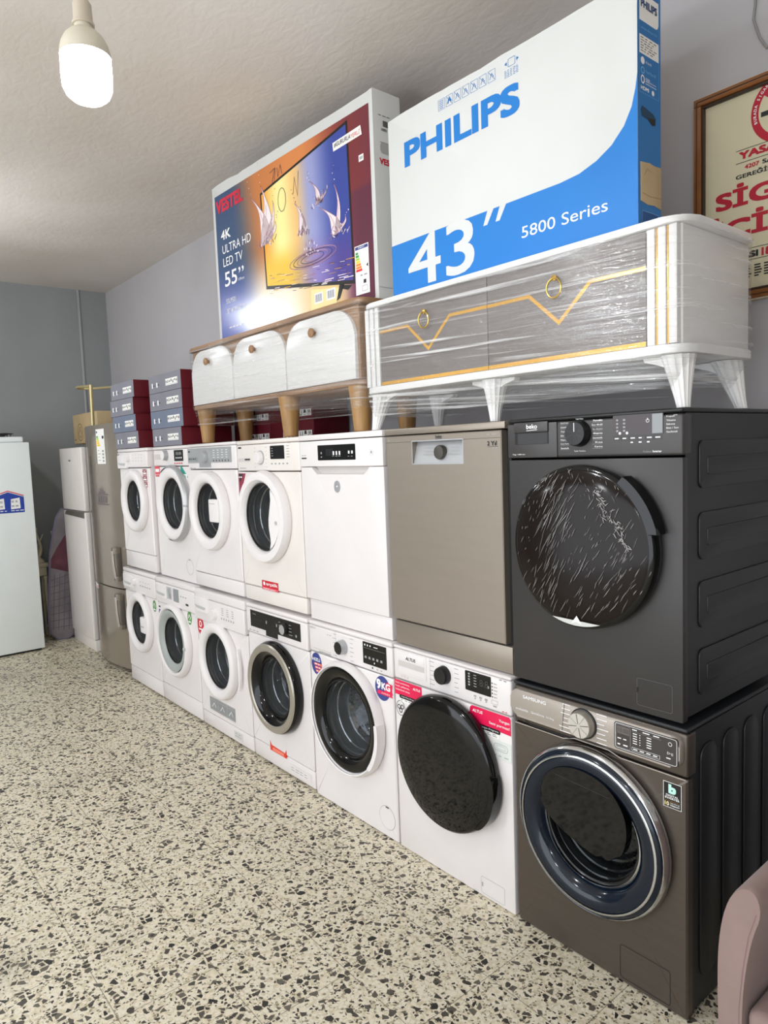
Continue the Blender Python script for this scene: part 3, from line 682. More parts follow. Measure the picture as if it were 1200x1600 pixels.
def f(q, y):
    for i in range(5): q.rect(0.415, 0.424, 0.776 + i * 0.010, 0.782 + i * 0.010, y, GREYINK); q.rect(0.442, 0.455, 0.777 + i * 0.010, 0.780 + i * 0.010, y, GREYINK)
    q.text('8:8', 0.47, 0.785, 0.024, y, mat('dim_digits', '#3a3a3e', 0.5)); q.flat(disc(0.51, 0.79, 0.005), y, GREYINK)
display(T, 0.400, 0.522, 0.757, 0.828, T.cp, fn=f)
def f(q, y):
    q.flat(rrect(0.004, 0.165, 0.645, 0.706, 0.012)[:6] + [(0.165, 0.706), (0.004, 0.706), (0.004, 0.645)], y, PINK)
    q.flat(rrect(0.032, 0.148, 0.634, 0.649, 0.007), y - .0004, BLACKP); q.rect(0.034, 0.12, 0.618, 0.633, y, PAPER)
    q.text('ALTUS', 0.115, 0.684, 0.010, y - .0007, WHITEINK, w=0.042, bold=0.02, shear=0.15)
    for i, t in enumerate(('Güçlü performans,', 'hızlı yıkama,', 'mükemmel sonuç')): q.text(t, 0.010, 0.690 - i * 0.014, 0.009, y - .0007, WHITEINK, w=0.085)
    q.text('Hızlı Mini Program', 0.045, 0.638, 0.007, y - .0009, WHITEINK, w=0.09); q.dashes(0.04, 0.11, 0.627, 0.002, y - .0004, DARKINK, 3)
sticker(T, f, T.fp, 'bright pink sticker at the top left corner')
def f(q, y):
    q.flat(rrect(0.418, 0.607, 0.642, 0.706, 0.014)[:0] + [(0.432, 0.648), (0.607, 0.642), (0.607, 0.700), (0.600, 0.706), (0.430, 0.706), (0.421, 0.700), (0.418, 0.69), (0.418, 0.665), (0.424, 0.653)], y, PINK)
    q.flat(rrect(0.436, 0.560, 0.632, 0.648, 0.007), y - .0004, BLACKP); q.rect(0.462, 0.556, 0.616, 0.632, y, PAPER)
    q.text('ALTUS', 0.432, 0.685, 0.011, y - .0007, WHITEINK, w=0.048, bold=0.02, shear=0.15)
    q.text('Yorgan', 0.602, 0.676, 0.013, y - .0007, WHITEINK, w=0.047, al='r', bold=0.01); q.text('Seni yormaz!', 0.602, 0.658, 0.012, y - .0007, WHITEINK, w=0.092, al='r', bold=0.01)
    q.text('Yorgan Programı', 0.552, 0.636, 0.008, y - .0009, WHITEINK, w=0.085, al='r'); q.dashes(0.47, 0.55, 0.626, 0.002, y - .0004, DARKINK, 3); q.dashes(0.47, 0.55, 0.620, 0.002, y - .0004, DARKINK, 3)
    q.rect(0.52, 0.607, 0.545, 0.612, y, mat('clear_label', '#dfe3df', 0.3)); q.line(rrect(0.53, 0.592, 0.575, 0.60, 0.012, 4), 0.0018, y - .0004, SILVER, True); q.line(rrect(0.54, 0.582, 0.581, 0.594, 0.006, 4), 0.0012, y - .0004, SILVER, True)
    q.dashes(0.525, 0.60, 0.556, 0.003, y - .0004, SILVER, 3)
sticker(T, f, T.fp, 'bright pink sticker at the top right corner')
def f(q, y):
    cx, cz = 0.037, 0.592
    q.line(disc(cx, cz, 0.026, 0.030, 28), 0.0022, y, DARKINK, True)
    for a, b_ in ((-0.010, 0.004), (0.010, 0.006), (0.0, -0.010)): q.line(disc(cx + a, cz + b_, 0.008, 0.008, 16), 0.0035, y - .0003, DARKINK, True)
sticker(T, f, T.fp, 'round sticker with a three loop emblem')
q = MB(); q.line(rrect(0.452, 0.562, -0.001 + 0.016, 0.078, 0.006, 3), 0.0016, -0.0008, GREYP, True); q.rect(0.456, 0.461, 0.04, 0.056, -0.001, GREYINK); T.part('filter_cover', q, T.fp)
# 7 ------------------------------------------------------------------
x, w = LOWX[6]
T = washer('dark grey front loader with a navy ringed porthole, nearest on the floor', x, 0, w, 0.62, 0.303, 0.447, 0.260, H=0.843, pz=0.703, lid=0.014, kick=0.0, body=INOXD, side=SSIDE, pmat=INOXD, lmat=SSIDE)
q = MB(); q.prism(rrect(0.006, 0.592, 0.732, 0.824, 0.028, 6), -0.022, 0.02, INOXPANEL, 0.009, 3); pan = T.part('fascia', q, T.cp, 'lighter brushed metal fascia')
T.yp = -0.0222
drum(T, 0.160)
R = T.R
q = MB(); q.lathe([(R - 0.008, 0.0), (R, -0.010), (R + 0.001, -0.022), (R - 0.004, -0.034), (R - 0.010, -0.038), (R - 0.012, -0.034)], T.cx, T.cz, CHROME, 72); d = T.part('door', q, None, 'chrome edged door')
q = MB(); q.lathe([(R - 0.011, -0.035), (R - 0.02, -0.044), (R - 0.045, -0.050), (R - 0.066, -0.046), (R - 0.083, -0.030), (R - 0.092, -0.012), (0.163, 0.0)], T.cx, T.cz, NAVY, 72); T.part('navy_ring', q, d)
q = MB(); q.lathe([(0.236, -0.0475), (0.233, -0.0492), (0.230, -0.0493)], T.cx, T.cz, CHROME, 72); q.lathe([(0.170, -0.014), (0.165, -0.016), (0.161, -0.008), (0.160, 0.01)], T.cx, T.cz, CHROME, 72); T.part('chrome_trim', q, d)
bowl(T, d, 0.162, -0.006, 0.11, BOWLD)
q = MB(); pl = [(T.cx + p[0], T.cz + p[1]) for p in ((-0.165, 0.075), (-0.15, 0.13), (-0.09, 0.185), (0.0, 0.20), (0.085, 0.178), (0.135, 0.12), (0.148, 0.06), (0.135, -0.005), (0.10, -0.045), (0.04, -0.055), (-0.08, -0.018), (-0.14, 0.02))]
q.prism(smooth_closed(pl, 2), -0.050, -0.020, DARKGL, 0.010, 3); q.line([(T.cx - 0.10, T.cz + 0.155), (T.cx + 0.09, T.cz + 0.145)], 0.0012, -0.0506, ANTHP); T.part('add_wash_hatch', q, d, 'black glass flap in the upper half of the door')
kn = knob(T, 0.290, 0.779, 0.041, SILRING, T.cp, 0.026, face=mat('dial_face', '#c9c4bc', 0.35, 0.25), skirt=BLACKP)
q = MB()
for k in range(8):
    a = k * PI / 4 + 0.2; q.line([(0.290 + 0.006 * math.cos(a), 0.779 + 0.006 * math.sin(a)), (0.290 + 0.036 * math.cos(a), 0.779 + 0.036 * math.sin(a))], 0.0016, T.yp - 0.0272, CHROME if k % 2 else BLACKP)
merge(T, kn, q)
def f(q, y):
    q.text('SAMSUNG', 0.060, 0.800, 0.011, y, WHITEINK, w=0.092, bold=0.02); q.text('ecobubble', 0.030, 0.757, 0.008, y, WHITEINK, w=0.05); q.text('QuickDrive', 0.092, 0.757, 0.008, y, WHITEINK, w=0.052); q.text('10.5kg', 0.152, 0.757, 0.007, y, WHITEINK, w=0.03)
    q.line([(0.212, 0.735), (0.222, 0.822)], 0.0016, y, ANTHP)
    around(q, 0.290, 0.777, 0.038, y, WHITEINK, 14, w=0.042, h=0.0025, seed=3)
legend(T, f, T.cp)
DPAN = mat('display_bronze', '#3f3b3b', 0.2)
def f(q, y):
    q.line(rrect(0.399, 0.585, 0.742, 0.815, 0.006, 3), 0.0012, y, WHITEINK, True); q.line(rrect(0.402, 0.447, 0.745, 0.812, 0.004, 3), 0.001, y, GREYINK, True)
    q.rect(0.405, 0.444, 0.786, 0.808, y - .0003, mat('lcd_bronze', '#6a6360', 0.25)); q.text('18:88', 0.408, 0.790, 0.013, y - .0006, ANTHP, w=0.033); q.dashes(0.406, 0.443, 0.770, 0.003, y, WHITEINK, 2); q.dashes(0.406, 0.443, 0.752, 0.004, y, WHITEINK, 2)
    for i in range(5): q.rect(0.455, 0.468, 0.768 + i * 0.007, 0.7705 + i * 0.007, y, WHITEINK); q.rect(0.475, 0.478, 0.768 + i * 0.007, 0.7705 + i * 0.007, y, WHITEINK); q.rect(0.497, 0.511, 0.768 + i * 0.007, 0.7705 + i * 0.007, y, WHITEINK)
    for i in range(3): q.dashes(0.453 + i * 0.032, 0.48 + i * 0.032, 0.807, 0.003, y, WHITEINK, 1)
    q.line([(0.452, 0.803), (0.54, 0.803)], 0.0006, y, GREYINK); q.line(rrect(0.452, 0.536, 0.747, 0.757, 0.001, 2), 0.0008, y, WHITEINK, True)
    for i in range(4): q.rect(0.456 + i * 0.020, 0.469 + i * 0.020, 0.7505, 0.7535, y, WHITEINK)
    q.line(disc(0.566, 0.799, 0.005, n=16), 0.0012, y, WHITEINK, True); q.text('▷||', 0.558, 0.768, 0.009, y, WHITEINK, w=0.016); q.dashes(0.555, 0.578, 0.757, 0.003, y, WHITEINK, 1)
display(T, 0.395, 0.588, 0.738, 0.818, T.cp, DPAN, 0.008, f)
q = MB(); q.line([(0.006, 0.700), (0.20, 0.700), (0.24, 0.712), (0.36, 0.712), (0.40, 0.700), (0.598, 0.700)], 0.0035, -0.0008, INOXPANEL)
q.line([(0.05, 0.716), (0.07, 0.708), (0.22, 0.708), (0.25, 0.72)], 0.005, -0.001, SHADOWGAP); T.part('front_groove', q, T.fp)
def f(q, y):
    q.rect(0.533, 0.586, 0.607, 0.680, y, PAPER); q.rect(0.5345, 0.5845, 0.6085, 0.6785, y - .0003, BLACKP)
    q.text('b', 0.5485, 0.648, 0.027, y - .0006, mat('mint_ink', '#bfeee2', 0.5, var=0), w=0.022, bold=0.06); q.text('DIGITAL', 0.5595, 0.639, 0.006, y - .0006, WHITEINK, w=0.036, al='c', bold=0.02); q.text('INVERTER', 0.5595, 0.6315, 0.006, y - .0006, WHITEINK, w=0.042, al='c', bold=0.02)
    q.line([(0.537, 0.6265), (0.582, 0.6265)], 0.0006, y - .0006, GOLD); q.text('10', 0.5375, 0.612, 0.0115, y - .0006, mat('pale_gold_ink', '#f1dfa6', 0.5, var=0), w=0.013, bold=0.03); q.text('YEAR MOTOR', 0.553, 0.619, 0.004, y - .0006, WHITEINK, w=0.028); q.text('WARRANTY', 0.553, 0.6125, 0.0045, y - .0006, WHITEINK, w=0.028, bold=0.02)
sticker(T, f, T.fp, 'black DIGITAL INVERTER warranty sticker')
q = MB(); q.line(rrect(0.394, 0.552, 0.018, 0.122, 0.008, 3), 0.0018, -0.0008, SHADOWGAP, True); T.part('filter_cover', q, T.fp)
q = MB()
for yy in (0.07, 0.205, 0.34, 0.475):
    q.M = side_frame(T.W - 0.003, 0, 0); q.prism(rrect(yy, yy + 0.095, 0.09, 0.775, 0.04, 5), -0.0028, 0.001, SSIDE, 0.0024)
T.part('side_ribs', q, None)

# ---------------- upper row
UZ = 0.852
# u1
T = washer('small white front loader with three maroon stickers, top row at the far end', -4.212, UZ, 0.555, 0.48, 0.298, 0.489, 0.213, pz=0.715, lid=0.022, kick=0.125, pbulge=0.014)
old_style(T); drum(T, 0.135); d = door(T, 0.140); bowl(T, d, 0.138)
knob(T, 0.225, 0.785, 0.027, PLAST, T.cp, face=ENAMEL)
def f(q, y):
    q.rect(0.018, 0.04, 0.806, 0.814, y, DARKINK)
    for i in range(4):
        for j in range(3): q.rect(0.30 + i * 0.05, 0.325 + i * 0.05, 0.76 + j * 0.02, 0.765 + j * 0.02, y, mat('grey_ink_pale', '#cfcac6'))
legend(T, f, T.cp)
def f(q, y):
    for i in range(3):
        q.rect(0.435, 0.505, 0.585 + i * 0.041, 0.622 + i * 0.041, y, mat('maroon_sticker', '#8d2b43', 0.5)); q.rect(0.443, 0.497, 0.59 + i * 0.041, 0.601 + i * 0.041, y - .0004, PAPER); q.line([(0.45, 0.615 + i * .041), (0.47, 0.606 + i * .041), (0.49, 0.617 + i * .041)], 0.004, y - .0004, PAPER)
    q.dashes(0.445, 0.50, 0.574, 0.005, y, RED, 2)
sticker(T, f, T.fp, 'strip of three maroon stickers')
# u2
T = washer('white front loader with a grey edged door and a teal arrow sticker, top row', -3.648, UZ, 0.583, 0.50, 0.318, 0.488, 0.236, y0=0.028, pz=0.72, lid=0.02, kick=0.0)
drum(T, 0.155); d = door(T, 0.160, PLAST, 0.042)
q = MB(); q.lathe([(0.2375, -0.008), (0.240, -0.022), (0.237, -0.036), (0.228, -0.044)], T.cx, T.cz, SILVER, 56, a0=-1.9, a1=2.2); T.part('grey_door_edge', q, d)
q = MB(); q.box(T.cx + 0.20, T.cx + 0.243, -0.047, -0.02, T.cz - 0.01, T.cz + 0.0, GREYP, 0.002); T.part('door_handle', q, d)
bowl(T, d, 0.158)
knob(T, 0.212, 0.79, 0.032, SILVER, T.cp, 0.028, face=PLAST)
def f(q, y):
    for i in range(4): q.rect(0.36 + i * 0.025, 0.372 + i * 0.025, 0.768, 0.776, y, WHITEINK)
    q.text('88:88', 0.365, 0.79, 0.018, y, GREYINK, w=0.08)
display(T, 0.335, 0.468, 0.752, 0.820, T.cp, fn=f)
def f(q, y): q.rect(0.02, 0.13, 0.765, 0.80, y, mat('drawer_recess', '#c9c3c0')); q.dashes(0.33, 0.46, 0.735, 0.007, y, RED, 4)
legend(T, f, T.cp)
def f(q, y): q.rect(0.015, 0.095, 0.668, 0.722, y, mat('coral_sticker', '#d8505c', 0.5)); q.rect(0.025, 0.085, 0.685, 0.705, y - .0004, PAPER); q.rect(0.02, 0.09, 0.655, 0.664, y, RED)
sticker(T, f, T.fp, 'small coral sticker')
def f(q, y):
    q.flat([(0.42, 0.715), (0.43, 0.725), (0.52, 0.655), (0.43, 0.58), (0.42, 0.59)], y, TEAL); q.rect(0.425, 0.51, 0.635, 0.672, y - .0004, PAPER); q.text('ECO', 0.43, 0.642, 0.022, y - .0008, TEAL, w=0.06, bold=0.02); q.dashes(0.47, 0.52, 0.60, 0.008, y, REDC, 1)
sticker(T, f, T.fp, 'teal arrow sticker')
q = MB(); q.lathe([(0.050, -0.0004), (0.0485, -0.0012), (0.047, -0.0004)], 0.47, 0.10, GREYP, 40); q.rect(0.46, 0.48, 0.14, 0.146, -0.0012, GREYINK); T.part('filter_cover', q, T.fp)
# u3
T = washer('white front loader with a grey panel and a white door grip plate, top row', -3.058, UZ, 0.605, 0.54, 0.285, 0.468, 0.224, pz=0.70, lid=0.018, kick=0.095, kick_b=0.012)
drum(T, 0.150); d = door(T, 0.155, PLAST, 0.048, 0.03); bowl(T, d, 0.153)
q = MB(); q.prism(rrect(T.cx + 0.072, T.cx + 0.185, T.cz - 0.055, T.cz + 0.07, 0.01, 4), -0.056, -0.03, PLAST, 0.004); q.rect(T.cx + 0.085, T.cx + 0.15, T.cz + 0.045, T.cz + 0.049, -0.0566, GREYP); T.part('door_handle', q, d)
q = MB(); q.prism([(0.012, 0.738), (0.16, 0.738), (0.16, 0.712), (0.305, 0.712), (0.305, 0.738), (0.552, 0.738), (0.552, 0.822), (0.012, 0.822)], -0.003, 0.004, SILVER)
def f(q, y):
    q.dashes(0.02, 0.06, 0.80, 0.008, y, DARKINK, 1); q.rect(0.02, 0.14, 0.748, 0.772, y, mat('grey_label_cell', '#8e9294')); q.dashes(0.025, 0.13, 0.758, 0.006, y - .0003, DARKINK, 4)
    for i in range(4):
        for j in range(4): q.rect(0.34 + i * 0.05, 0.362 + i * 0.05, 0.765 + j * 0.013, 0.768 + j * 0.013, y, WHITEINK)
    for i in range(6): q.flat(disc(0.345 + i * 0.035, 0.749, 0.005, n=12), y, DARKINK)
f(q, -0.0036); T.part('control_strip', q, T.cp, 'grey control strip')
knob(T, 0.245, 0.772, 0.033, SILVER, T.cp, 0.026)
def f(q, y): q.dashes(0.03, 0.13, 0.706, 0.004, y, GREYINK, 2)
legend(T, f, T.cp)
# u4 arc
T = washer('white front loader with a kidney shaped window and a red name sticker, top row', -2.447, UZ, 0.602, 0.54, 0.282, 0.463, 0.231, pz=0.688, lid=0.022, kick=0.092, body=WARMW, kick_b=0.012)
drum(T, 0.165); d = door(T, 0.170, PLAST, 0.05, 0.034); bowl(T, d, 0.168, -0.022)
g = 0.174
angs = [-62 + 114 * k / 20 for k in range(21)]
outer = [(T.cx + g * math.cos(math.radians(a)), T.cz + g * math.sin(math.radians(a))) for a in angs]
ctl = [(0.082, -0.154), (0.096, -0.12), (0.092, -0.085), (0.083, -0.045), (0.085, 0.0), (0.098, 0.045), (0.110, 0.09), (0.108, 0.137)]
inner = []
for k in range(21):
    t = k / 20 * (len(ctl) - 1); a = min(int(t), len(ctl) - 2); t -= a; inner.append((T.cx + ctl[a][0] * (1 - t) + ctl[a + 1][0] * t, T.cz + ctl[a][1] * (1 - t) + ctl[a + 1][1] * t))
q = MB(); v = [(p[0], -0.040, p[1]) for p in outer] + [(p[0] + 0.004, -0.046, p[1]) for p in inner] + [(p[0], -0.040, p[1]) for p in inner] + [(p[0], -0.010, p[1]) for p in inner]
q.add(v, [(r_ * 21 + k, r_ * 21 + k + 1, r_ * 21 + 22 + k, r_ * 21 + 21 + k) for r_ in range(3) for k in range(20)], PLAST, True)
q.flat(disc(T.cx + 0.15, T.cz - 0.02, 0.009), -0.0456, GREYP); T.part('door_handle', q, d)
knob(T, 0.245, 0.757, 0.030, PLAST, T.cp, 0.024, face=ENAMEL, skirt=SILVER)
def f(q, y):
    q.rect(0.018, 0.052, 0.806, 0.814, y, DARKINK); around(q, 0.245, 0.757, 0.042, y, GREYINK, 12, w=0.012)
    for i in range(5): q.rect(0.49, 0.515, 0.755 + i * 0.013, 0.758 + i * 0.013, y, GREYINK)
    for i in range(5): q.rect(0.345 + i * 0.035, 0.36 + i * 0.035, 0.722, 0.729, y, GREYINK)
    q.rect(0.02, 0.14, 0.738, 0.756, y, mat('drawer_recess', '#c9c3c0')); q.rect(0.085, 0.14, 0.745, 0.753, y - .0003, DARKINK); q.dashes(0.03, 0.10, 0.703, 0.004, y, GREYINK, 3); q.dashes(0.50, 0.54, 0.822, 0.003, y, GREYINK, 1)
legend(T, f, T.cp)
def f(q, y):
    for i in range(4): q.rect(0.355, 0.368, 0.762 + i * 0.012, 0.765 + i * 0.012, y, GREYINK)
display(T, 0.342, 0.470, 0.748, 0.812, T.cp, fn=f)
def f(q, y):
    q.rect(0.195, 0.355, 0.088, 0.135, y, RED); q.text('arçelik', 0.238, 0.108, 0.020, y - .0005, WHITEINK, w=0.11, bold=0.015); q.flat(disc(0.218, 0.119, 0.010), y - .0005, WHITEINK); q.rect(0.20, 0.35, 0.0885, 0.100, y - .0004, mat('sticker_rose', '#e2596b', 0.5, var=0)); q.text('Yetkili satıcı', 0.205, 0.090, 0.009, y - .0008, WHITEINK, w=0.12)
sticker(T, f, T.fp, 'red name sticker')
def f(q, y):
    q.flat([(0.008, 0.678), (0.085, 0.678), (0.02, 0.56), (0.008, 0.56)], y, mat('maroon_sticker', '#8d2b43')); q.flat([(0.012, 0.675), (0.06, 0.675), (0.02, 0.63)], y - .0004, DARKINK); q.dashes(0.015, 0.05, 0.655, 0.007, y - .0008, WHITEINK, 2); q.flat([(0.008, 0.558), (0.02, 0.558), (0.013, 0.52), (0.008, 0.52)], y, SILVER)
sticker(T, f, T.fp, 'triangular maroon sticker')

# u5 white dishwasher ------------------------------------------------
def dishwasher(label, x0, Wd, D, y0, body, side, top, front, kick=0.098, pz=0.705, fz=None):
    T = Thing('dishwasher', label, 'dishwasher', (x0, y0, UZ), (Wd, D)); H = 0.85
    q = MB(); q.box(0.003, Wd - 0.003, 0.03, D, 0.012, 0.82, side, 0.003); T.part('cabinet', q)
    q = MB(); q.box(0, Wd, -0.004, D, 0.826, H, top, 0.004); T.part('top_panel', q)
    q = MB(); q.box(0.004, Wd - 0.004, 0.016, 0.05, 0.0, kick - 0.004, body, 0.004); T.part('kick_panel', q)
    T.W, T.H, T.yp = Wd, H, 0.0
    return T
T = dishwasher('white dishwasher with a black touch strip, beside the steel dishwasher', -1.840, 0.598, 0.55, 0.0, ENAMEL, ENAMEL, ENAMEL, ENAMEL)
q = MB(); Wd = 0.598; pz = 0.708
px0, px1, pzb = 0.095, 0.505, 0.672
poly = [(0.002, 0.100), (Wd - 0.002, 0.100), (Wd - 0.002, pz - 0.002), (px1, pz - 0.002), (px1 - 0.035, pzb), (px0 + 0.035, pzb), (px0, pz - 0.002), (0.002, pz - 0.002)]
q.prism(poly, 0.0, 0.03, ENAMEL, 0.003)
q.flat([(px0, pz), (px0 + 0.035, pzb), (px1 - 0.035, pzb), (px1, pz)], 0.022, mat('drawer_recess', '#c9c3c0'))
q.line([(px0 - 0.004, pz - 0.004), (px0 + 0.032, pzb - 0.004), (px1 - 0.032, pzb - 0.004), (px1 + 0.004, pz - 0.004)], 0.004, -0.001, PLAST)
T.fp = T.part('door', q)
q = MB(); q.box(0.002, Wd - 0.002, -0.002, 0.03, pz + 0.001, 0.822, PLAST, 0.003); T.cp = T.part('control_panel', q); T.yp = -0.002
def f(q, y):
    for i in range(3): q.rect(0.262 + i * 0.022, 0.272 + i * 0.022, 0.758, 0.774, y, WHITEINK); q.dashes(0.258 + i * .022, 0.276 + i * .022, 0.752, 0.002, y, GREYINK, 1)
    for i in range(2): q.rect(0.372 + i * 0.022, 0.382 + i * 0.022, 0.762, 0.774, y, WHITEINK); q.dashes(0.368 + i * .022, 0.386 + i * .022, 0.750, 0.002, y, GREYINK, 1)
    for i in range(5): q.rect(0.213 + i * 0.011, 0.216 + i * 0.011, 0.755, 0.785, y, mat('dim_digits', '#3a3a3e'))
    q.flat(disc(0.175, 0.768, 0.005), y, GREYINK); q.rect(0.17, 0.18, 0.748, 0.753, y, GREYINK)
display(T, 0.147, 0.420, 0.736, 0.802, T.cp, fn=f)
def f(q, y): q.dashes(0.015, 0.06, 0.758, 0.003, y, GREYINK, 2); q.rect(0.015, 0.055, 0.744, 0.750, y, DARKINK); q.line(rrect(0.515, 0.535, 0.755, 0.775, 0.003, 3), 0.001, y, GREYINK, True); q.rect(0.52, 0.53, 0.76, 0.77, y, GREYINK)
legend(T, f, T.cp)
q = MB(); q.prism(disc(0.279, 0.622, 0.022, 0.026, 32), -0.002, 0.002, SILVER); q.line([(0.268, 0.605), (0.276, 0.640)], 0.006, -0.0026, GREYINK); q.line([(0.272, 0.622), (0.288, 0.624)], 0.006, -0.0026, PAPER); q.line([(0.284, 0.606), (0.292, 0.636)], 0.004, -0.0026, GREYINK); T.part('round_emblem', q, T.fp)

# u6 steel dishwasher ------------------------------------------------
T = dishwasher('brushed steel dishwasher in the top row, beside the black washing machine', -1.228, 0.612, 0.57, 0.0, INOX, SHADOWGAP, INOX, INOX)
Wd = 0.612; ps0, ps1, pb = 0.158, 0.418, 0.716
q = MB(); poly = [(0.004, 0.103), (Wd - 0.022, 0.103), (Wd - 0.022, 0.822), (0.004, 0.822)]
def frame_with_hole(q, x0, x1, z0, z1, a0, a1, b0, b1, mt, depth, bev=0.003):
    at = lambda l, y: [(p[0], y, p[1]) for p in l]
    o = [(x0, z0), (x1, z0), (x1, z1), (x0, z1)]; i_ = [(a0, b0), (a1, b0), (a1, b1), (a0, b1)]
    e = [(x0 + bev, z0 + bev), (x1 - bev, z0 + bev), (x1 - bev, z1 - bev), (x0 + bev, z1 - bev)]
    q.loft([at(i_, depth), at(i_, 0), at(e, 0), at(o, bev), at(o, depth)], mt)
frame_with_hole(q, 0.004, Wd - 0.020, 0.104, 0.822, ps0, ps1, pb, 0.797, INOX, 0.03)
q.line([(0.006, 0.7975), (ps0, 0.7975)], 0.0014, -0.0006, mat('inox_seam', '#5c544b', 0.4, 0.6)); q.line([(ps1, 0.7975), (Wd - 0.022, 0.7975)], 0.0014, -0.0006, mat('inox_seam', '#5c544b'))
T.fp = T.part('door', q)
q = MB(); q.add([(ps0, 0.004, pb), (ps1, 0.004, pb), (ps1, 0.026, 0.797), (ps0, 0.026, 0.797)], [(0, 1, 2, 3)], SILVER); q.line(rrect(ps0 - 0.002, ps1 + 0.002, pb - 0.002, 0.799, 0.002, 2), 0.004, -0.0008, SILVER, True)
q2 = T.part('handle_recess', q, T.fp)
q = MB(); q.lathe([(0.026, 0.015), (0.026, 0.0), (0.024, -0.004), (0, -0.005)], 0.300, 0.755, mat('dial_grey', '#55524d', 0.3, 0.4), 36); T.part('dial', q, T.fp)
q = MB()
for i in range(3): q.rect(0.21, 0.262, 0.748 + i * 0.012, 0.750 + i * 0.012, 0.005 + 0.003 * i, GREYINK); q.rect(0.338, 0.39, 0.748 + i * 0.012, 0.750 + i * 0.012, 0.005 + 0.003 * i, GREYINK)
q.text('beko', 0.284, 0.806, 0.012, -0.0008, DARKINK, w=0.032, bold=0.02); q.line([(0.284, 0.8025), (0.316, 0.8045)], 0.0014, -0.0008, DARKINK)
q.dashes(0.53, 0.575, 0.808, 0.003, -0.0008, GREYINK, 2); q.flat([(0.016, 0.803), (0.028, 0.803), (0.022, 0.812)], -0.0008, GREYINK)
for i, t in enumerate('2 Yıl'.split()): q.text(t, 0.532 + i * 0.016, 0.772, 0.015, -0.0008, DARKINK, bold=0.03, w=0.011 if i == 0 else 0.026)
q.line([(0.532, 0.7685), (0.58, 0.7685)], 0.0012, -0.0008, DARKINK); q.dashes(0.555, 0.58, 0.763, 0.003, -0.0008, GREYINK, 2)
merge(T, T.fp, q)

# u7 black washer ----------------------------------------------------
T = washer('black washing machine with a film covered door, in the top row', -0.608, UZ, 0.594, 0.58, 0.298, 0.466, 0.242, H=0.852, pz=0.725, lid=0.014, kick=0.0, body=ANTH, side=ANTHS, pmat=ANTHP, lmat=ANTHS, hole=False)
R = T.R
q = MB(); q.lathe([(R - 0.010, 0.0), (R - 0.003, -0.012), (R, -0.028), (R - 0.003, -0.046), (R - 0.010, -0.052), (R - 0.016, -0.053)], T.cx, T.cz, BLACKG, 72); d = T.part('door', q, None, 'black gloss door')
q = MB(); q.lathe([(R - 0.015, -0.052), (R * 0.9, -0.057), (R * 0.62, -0.062), (R * 0.3, -0.064), (0, -0.0645)], T.cx, T.cz, mat('brown_black_glass', '#1c1614', 0.14, spec=0.2, var=0), 72); T.part('door_glass', q, d)
q = MB(); prof = [(R - 0.004, -0.0500), (R - 0.012, -0.0560), (R * 0.9, -0.0598), (R * 0.62, -0.0648), (R * 0.3, -0.0668), (0, -0.0673)]
def dome(r):
    for (r0, y0), (r1, y1) in zip(prof, prof[1:]):
        if r1 <= r <= r0: return y0 + (y1 - y0) * (r0 - r) / (r0 - r1) - 0.0005
    return prof[0][1]
rnd = random.Random(11)
def crease(px, pz, ang, length, w, wob=0.12, n=7):
    """glint on a film fold, drawn as a pale sliver, widest in its middle"""
    L_, R_ = [], []; x, z = px, pz
    for i in range(n):
        t = i / (n - 1); a = ang + rnd.uniform(-wob, wob); r = math.hypot(x, z)
        if r > R - 0.006: break
        ww = w * math.sin(PI * (0.08 + 0.84 * t)); nx, nz = -math.sin(a), math.cos(a); y = dome(r)
        L_.append((T.cx + x + nx * ww, y, T.cz + z + nz * ww)); R_.append((T.cx + x - nx * ww, y - 0.0002, T.cz + z - nz * ww))
        x += math.cos(a) * length / n; z += math.sin(a) * length / n
    m_ = len(L_)
    if m_ > 2: q.add(L_ + R_, [(i, i + 1, m_ + i + 1, m_ + i) for i in range(m_ - 1)], PEEL)
for cx_, cz_, sx_, sz_, n_, a_, l0, l1 in ((-0.06, 0.09, 0.05, 0.10, 26, 1.05, 0.02, 0.09), (-0.09, -0.02, 0.03, 0.09, 24, 1.10, 0.02, 0.10), (-0.125, -0.16, 0.03, 0.03, 9, 1.05, 0.03, 0.08), (0.13, -0.06, 0.05, 0.07, 30, 1.0, 0.01, 0.05), (0.05, -0.16, 0.05, 0.05, 20, 1.0, 0.01, 0.06), (-0.16, 0.12, 0.04, 0.07, 26, 1.2, 0.006, 0.025), (-0.13, 0.19, 0.06, 0.03, 26, 0.8, 0.006, 0.03), (0.06, 0.19, 0.09, 0.03, 26, 2.0, 0.006, 0.03), (-0.03, 0.06, 0.14, 0.14, 34, 1.1, 0.008, 0.03), (0.0, -0.05, 0.12, 0.12, 16, 1.05, 0.01, 0.05)):
    for k in range(int(n_ * 1.7)): crease(cx_ + rnd.gauss(0, sx_), cz_ + rnd.gauss(0, sz_), a_ + rnd.gauss(0, 0.10), rnd.uniform(l0, l1), rnd.uniform(0.00025, 0.0007))
x, z = 0.065, 0.165
for k in range(16): # the crumpled branch towards the handle
    for b_ in range(6): crease(x + rnd.gauss(0, 0.008), z + rnd.gauss(0, 0.008), rnd.choice((2.2, 0.9, -0.7)) + rnd.gauss(0, 0.4), rnd.uniform(0.006, 0.024), rnd.uniform(0.0005, 0.0011), 0.3, 5)
    x += 0.0065 + 0.003 * math.sin(k); z -= 0.010
T.part('protective_film', q, d, 'crumpled clear protective film', True)
pts = [(T.cx + r_ * math.cos(math.radians(a)), T.cz + r_ * math.sin(math.radians(a))) for r_, seq in ((R + 0.016, range(12, 56, 3)), (R - 0.010, range(55, 11, -3))) for a in seq]
